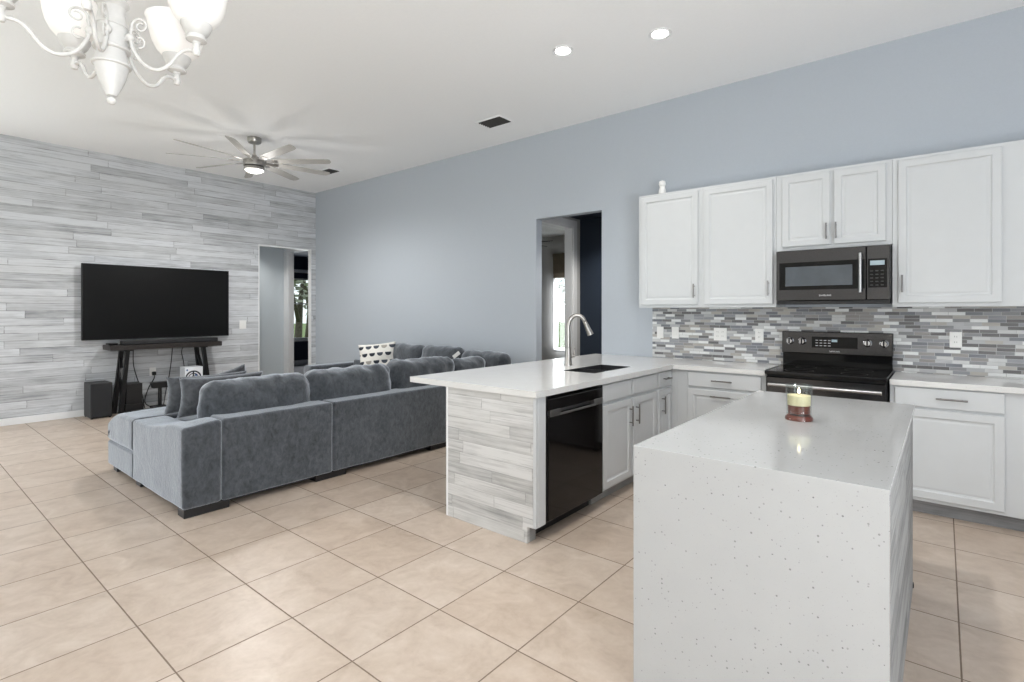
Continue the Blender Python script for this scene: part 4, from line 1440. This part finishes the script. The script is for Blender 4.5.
for k in range(int((H - .03 - zt) / .034)):
    z = zt + .034 * k + .012
    pts = []
    for i in range(13):
        a = 2 * PI * i / 12
        q = (CH.x + .011 * math.cos(a), CH.y, z + .022 * math.sin(a)) if k % 2 else (CH.x, CH.y + .011 * math.cos(a), z + .022 * math.sin(a))
        pts.append(q)
    obj('chain_link', MB().tube(pts, .003, 6, cap=False), 'chandelier', t, smooth=True)
obj('canopy', MB().lathe([(.01, 0), (.02, .012), (.06, .022), (.065, .035)], (CH.x, CH.y, H - .0355), 28), 'chandelier', t, smooth=True, auto=.8)
RB, ZB = .262, 2.249
for k in range(5):
    th = math.radians(6.8 + 72 * k)
    dv = Rv * math.cos(th) + Fv * math.sin(th)

    def P(r_, z):
        return Vector((CH.x, CH.y, z)) + dv * r_
    ctrl = [(.058, 2.284), (.063, 2.252), (.084, 2.212), (.115, 2.186), (.146, 2.181), (.176, 2.198), (.202, 2.232), (.228, 2.250), (RB, ZB)]
    pts = []
    for i in range(len(ctrl) - 1):
        p0, p1, p2, p3 = [Vector(ctrl[min(max(j, 0), len(ctrl) - 1)]) for j in (i - 1, i, i + 1, i + 2)]
        for s in (0, .2, .4, .6, .8):
            q = .5 * ((2 * p1) + (p2 - p0) * s + (2 * p0 - 5 * p1 + 4 * p2 - p3) * s * s + (3 * p1 - p0 - 3 * p2 + p3) * s ** 3)
            pts.append(P(q[0], q[1]))
    pts.append(P(*ctrl[-1]))
    arm = obj('arm', MB().tube(pts, .0062, 8), 'chandelier', t, smooth=True)
    sc = []
    for i in range(40):
        s = i / 39
        a = math.radians(200 - 520 * s)
        rr = .026 * (1 - .72 * s)
        sc.append(P(.090 + rr * math.cos(a) - .004 * (1 - s), 2.322 + rr * math.sin(a)))
    sc = [P(.060, 2.288), P(.058, 2.302)] + sc
    obj('scroll', MB().tube(sc, .0042, 7, radii=[.0048 - .0022 * i / len(sc) for i in range(len(sc))]), 'chandelier', arm, smooth=True)
    sc2 = [P(.086 + .014 * math.cos(a), 2.266 + .017 * math.sin(a)) for a in [math.radians(120 - 230 * i / 16) for i in range(17)]]
    obj('scroll', MB().tube(sc2, .0036, 6), 'chandelier', arm, smooth=True)
    obj('joint', MB().ball(P(.056, 2.282), .014, 14).ball(P(.046, 2.280), .010, 10), 'chandelier', arm, smooth=True)
    B = P(RB, 0)
    obj('cup', MB().lathe([(.001, ZB - .017), (.009, ZB - .014), (.0135, ZB - .003), (.011, ZB + .008), (.009, ZB + .014), (.010, ZB + .022), (.013, ZB + .026), (.013, ZB + .030), (.022, ZB + .032), (.031, ZB + .036), (.032, ZB + .042),
                            (.026, ZB + .046), (.026, ZB + .052), (.034, ZB + .058), (.040, ZB + .068), (.044, ZB + .078), (.047, ZB + .084), (.047, ZB + .090), (.043, ZB + .090)], (B.x, B.y, 0), 24), 'chandelier', arm, smooth=True, auto=.5)
    g = [(.042, .088), (.054, .096), (.068, .112), (.080, .138), (.087, .165), (.090, .188), (.095, .210), (.102, .224)]
    gi = [(r_ - .004, h_ + .001) for r_, h_ in reversed(g)]
    obj('shade', MB().lathe([(r_, ZB + h_) for r_, h_ in g + gi], (B.x, B.y, 0), 32, capb=False, capt=False), 'glass_shade', arm, smooth=True)
    bulb = obj('bulb', MB().ball((B.x, B.y, ZB + .155), .026, 14, (1, 1, 1.3)), 'fan_lamp', arm, smooth=True)
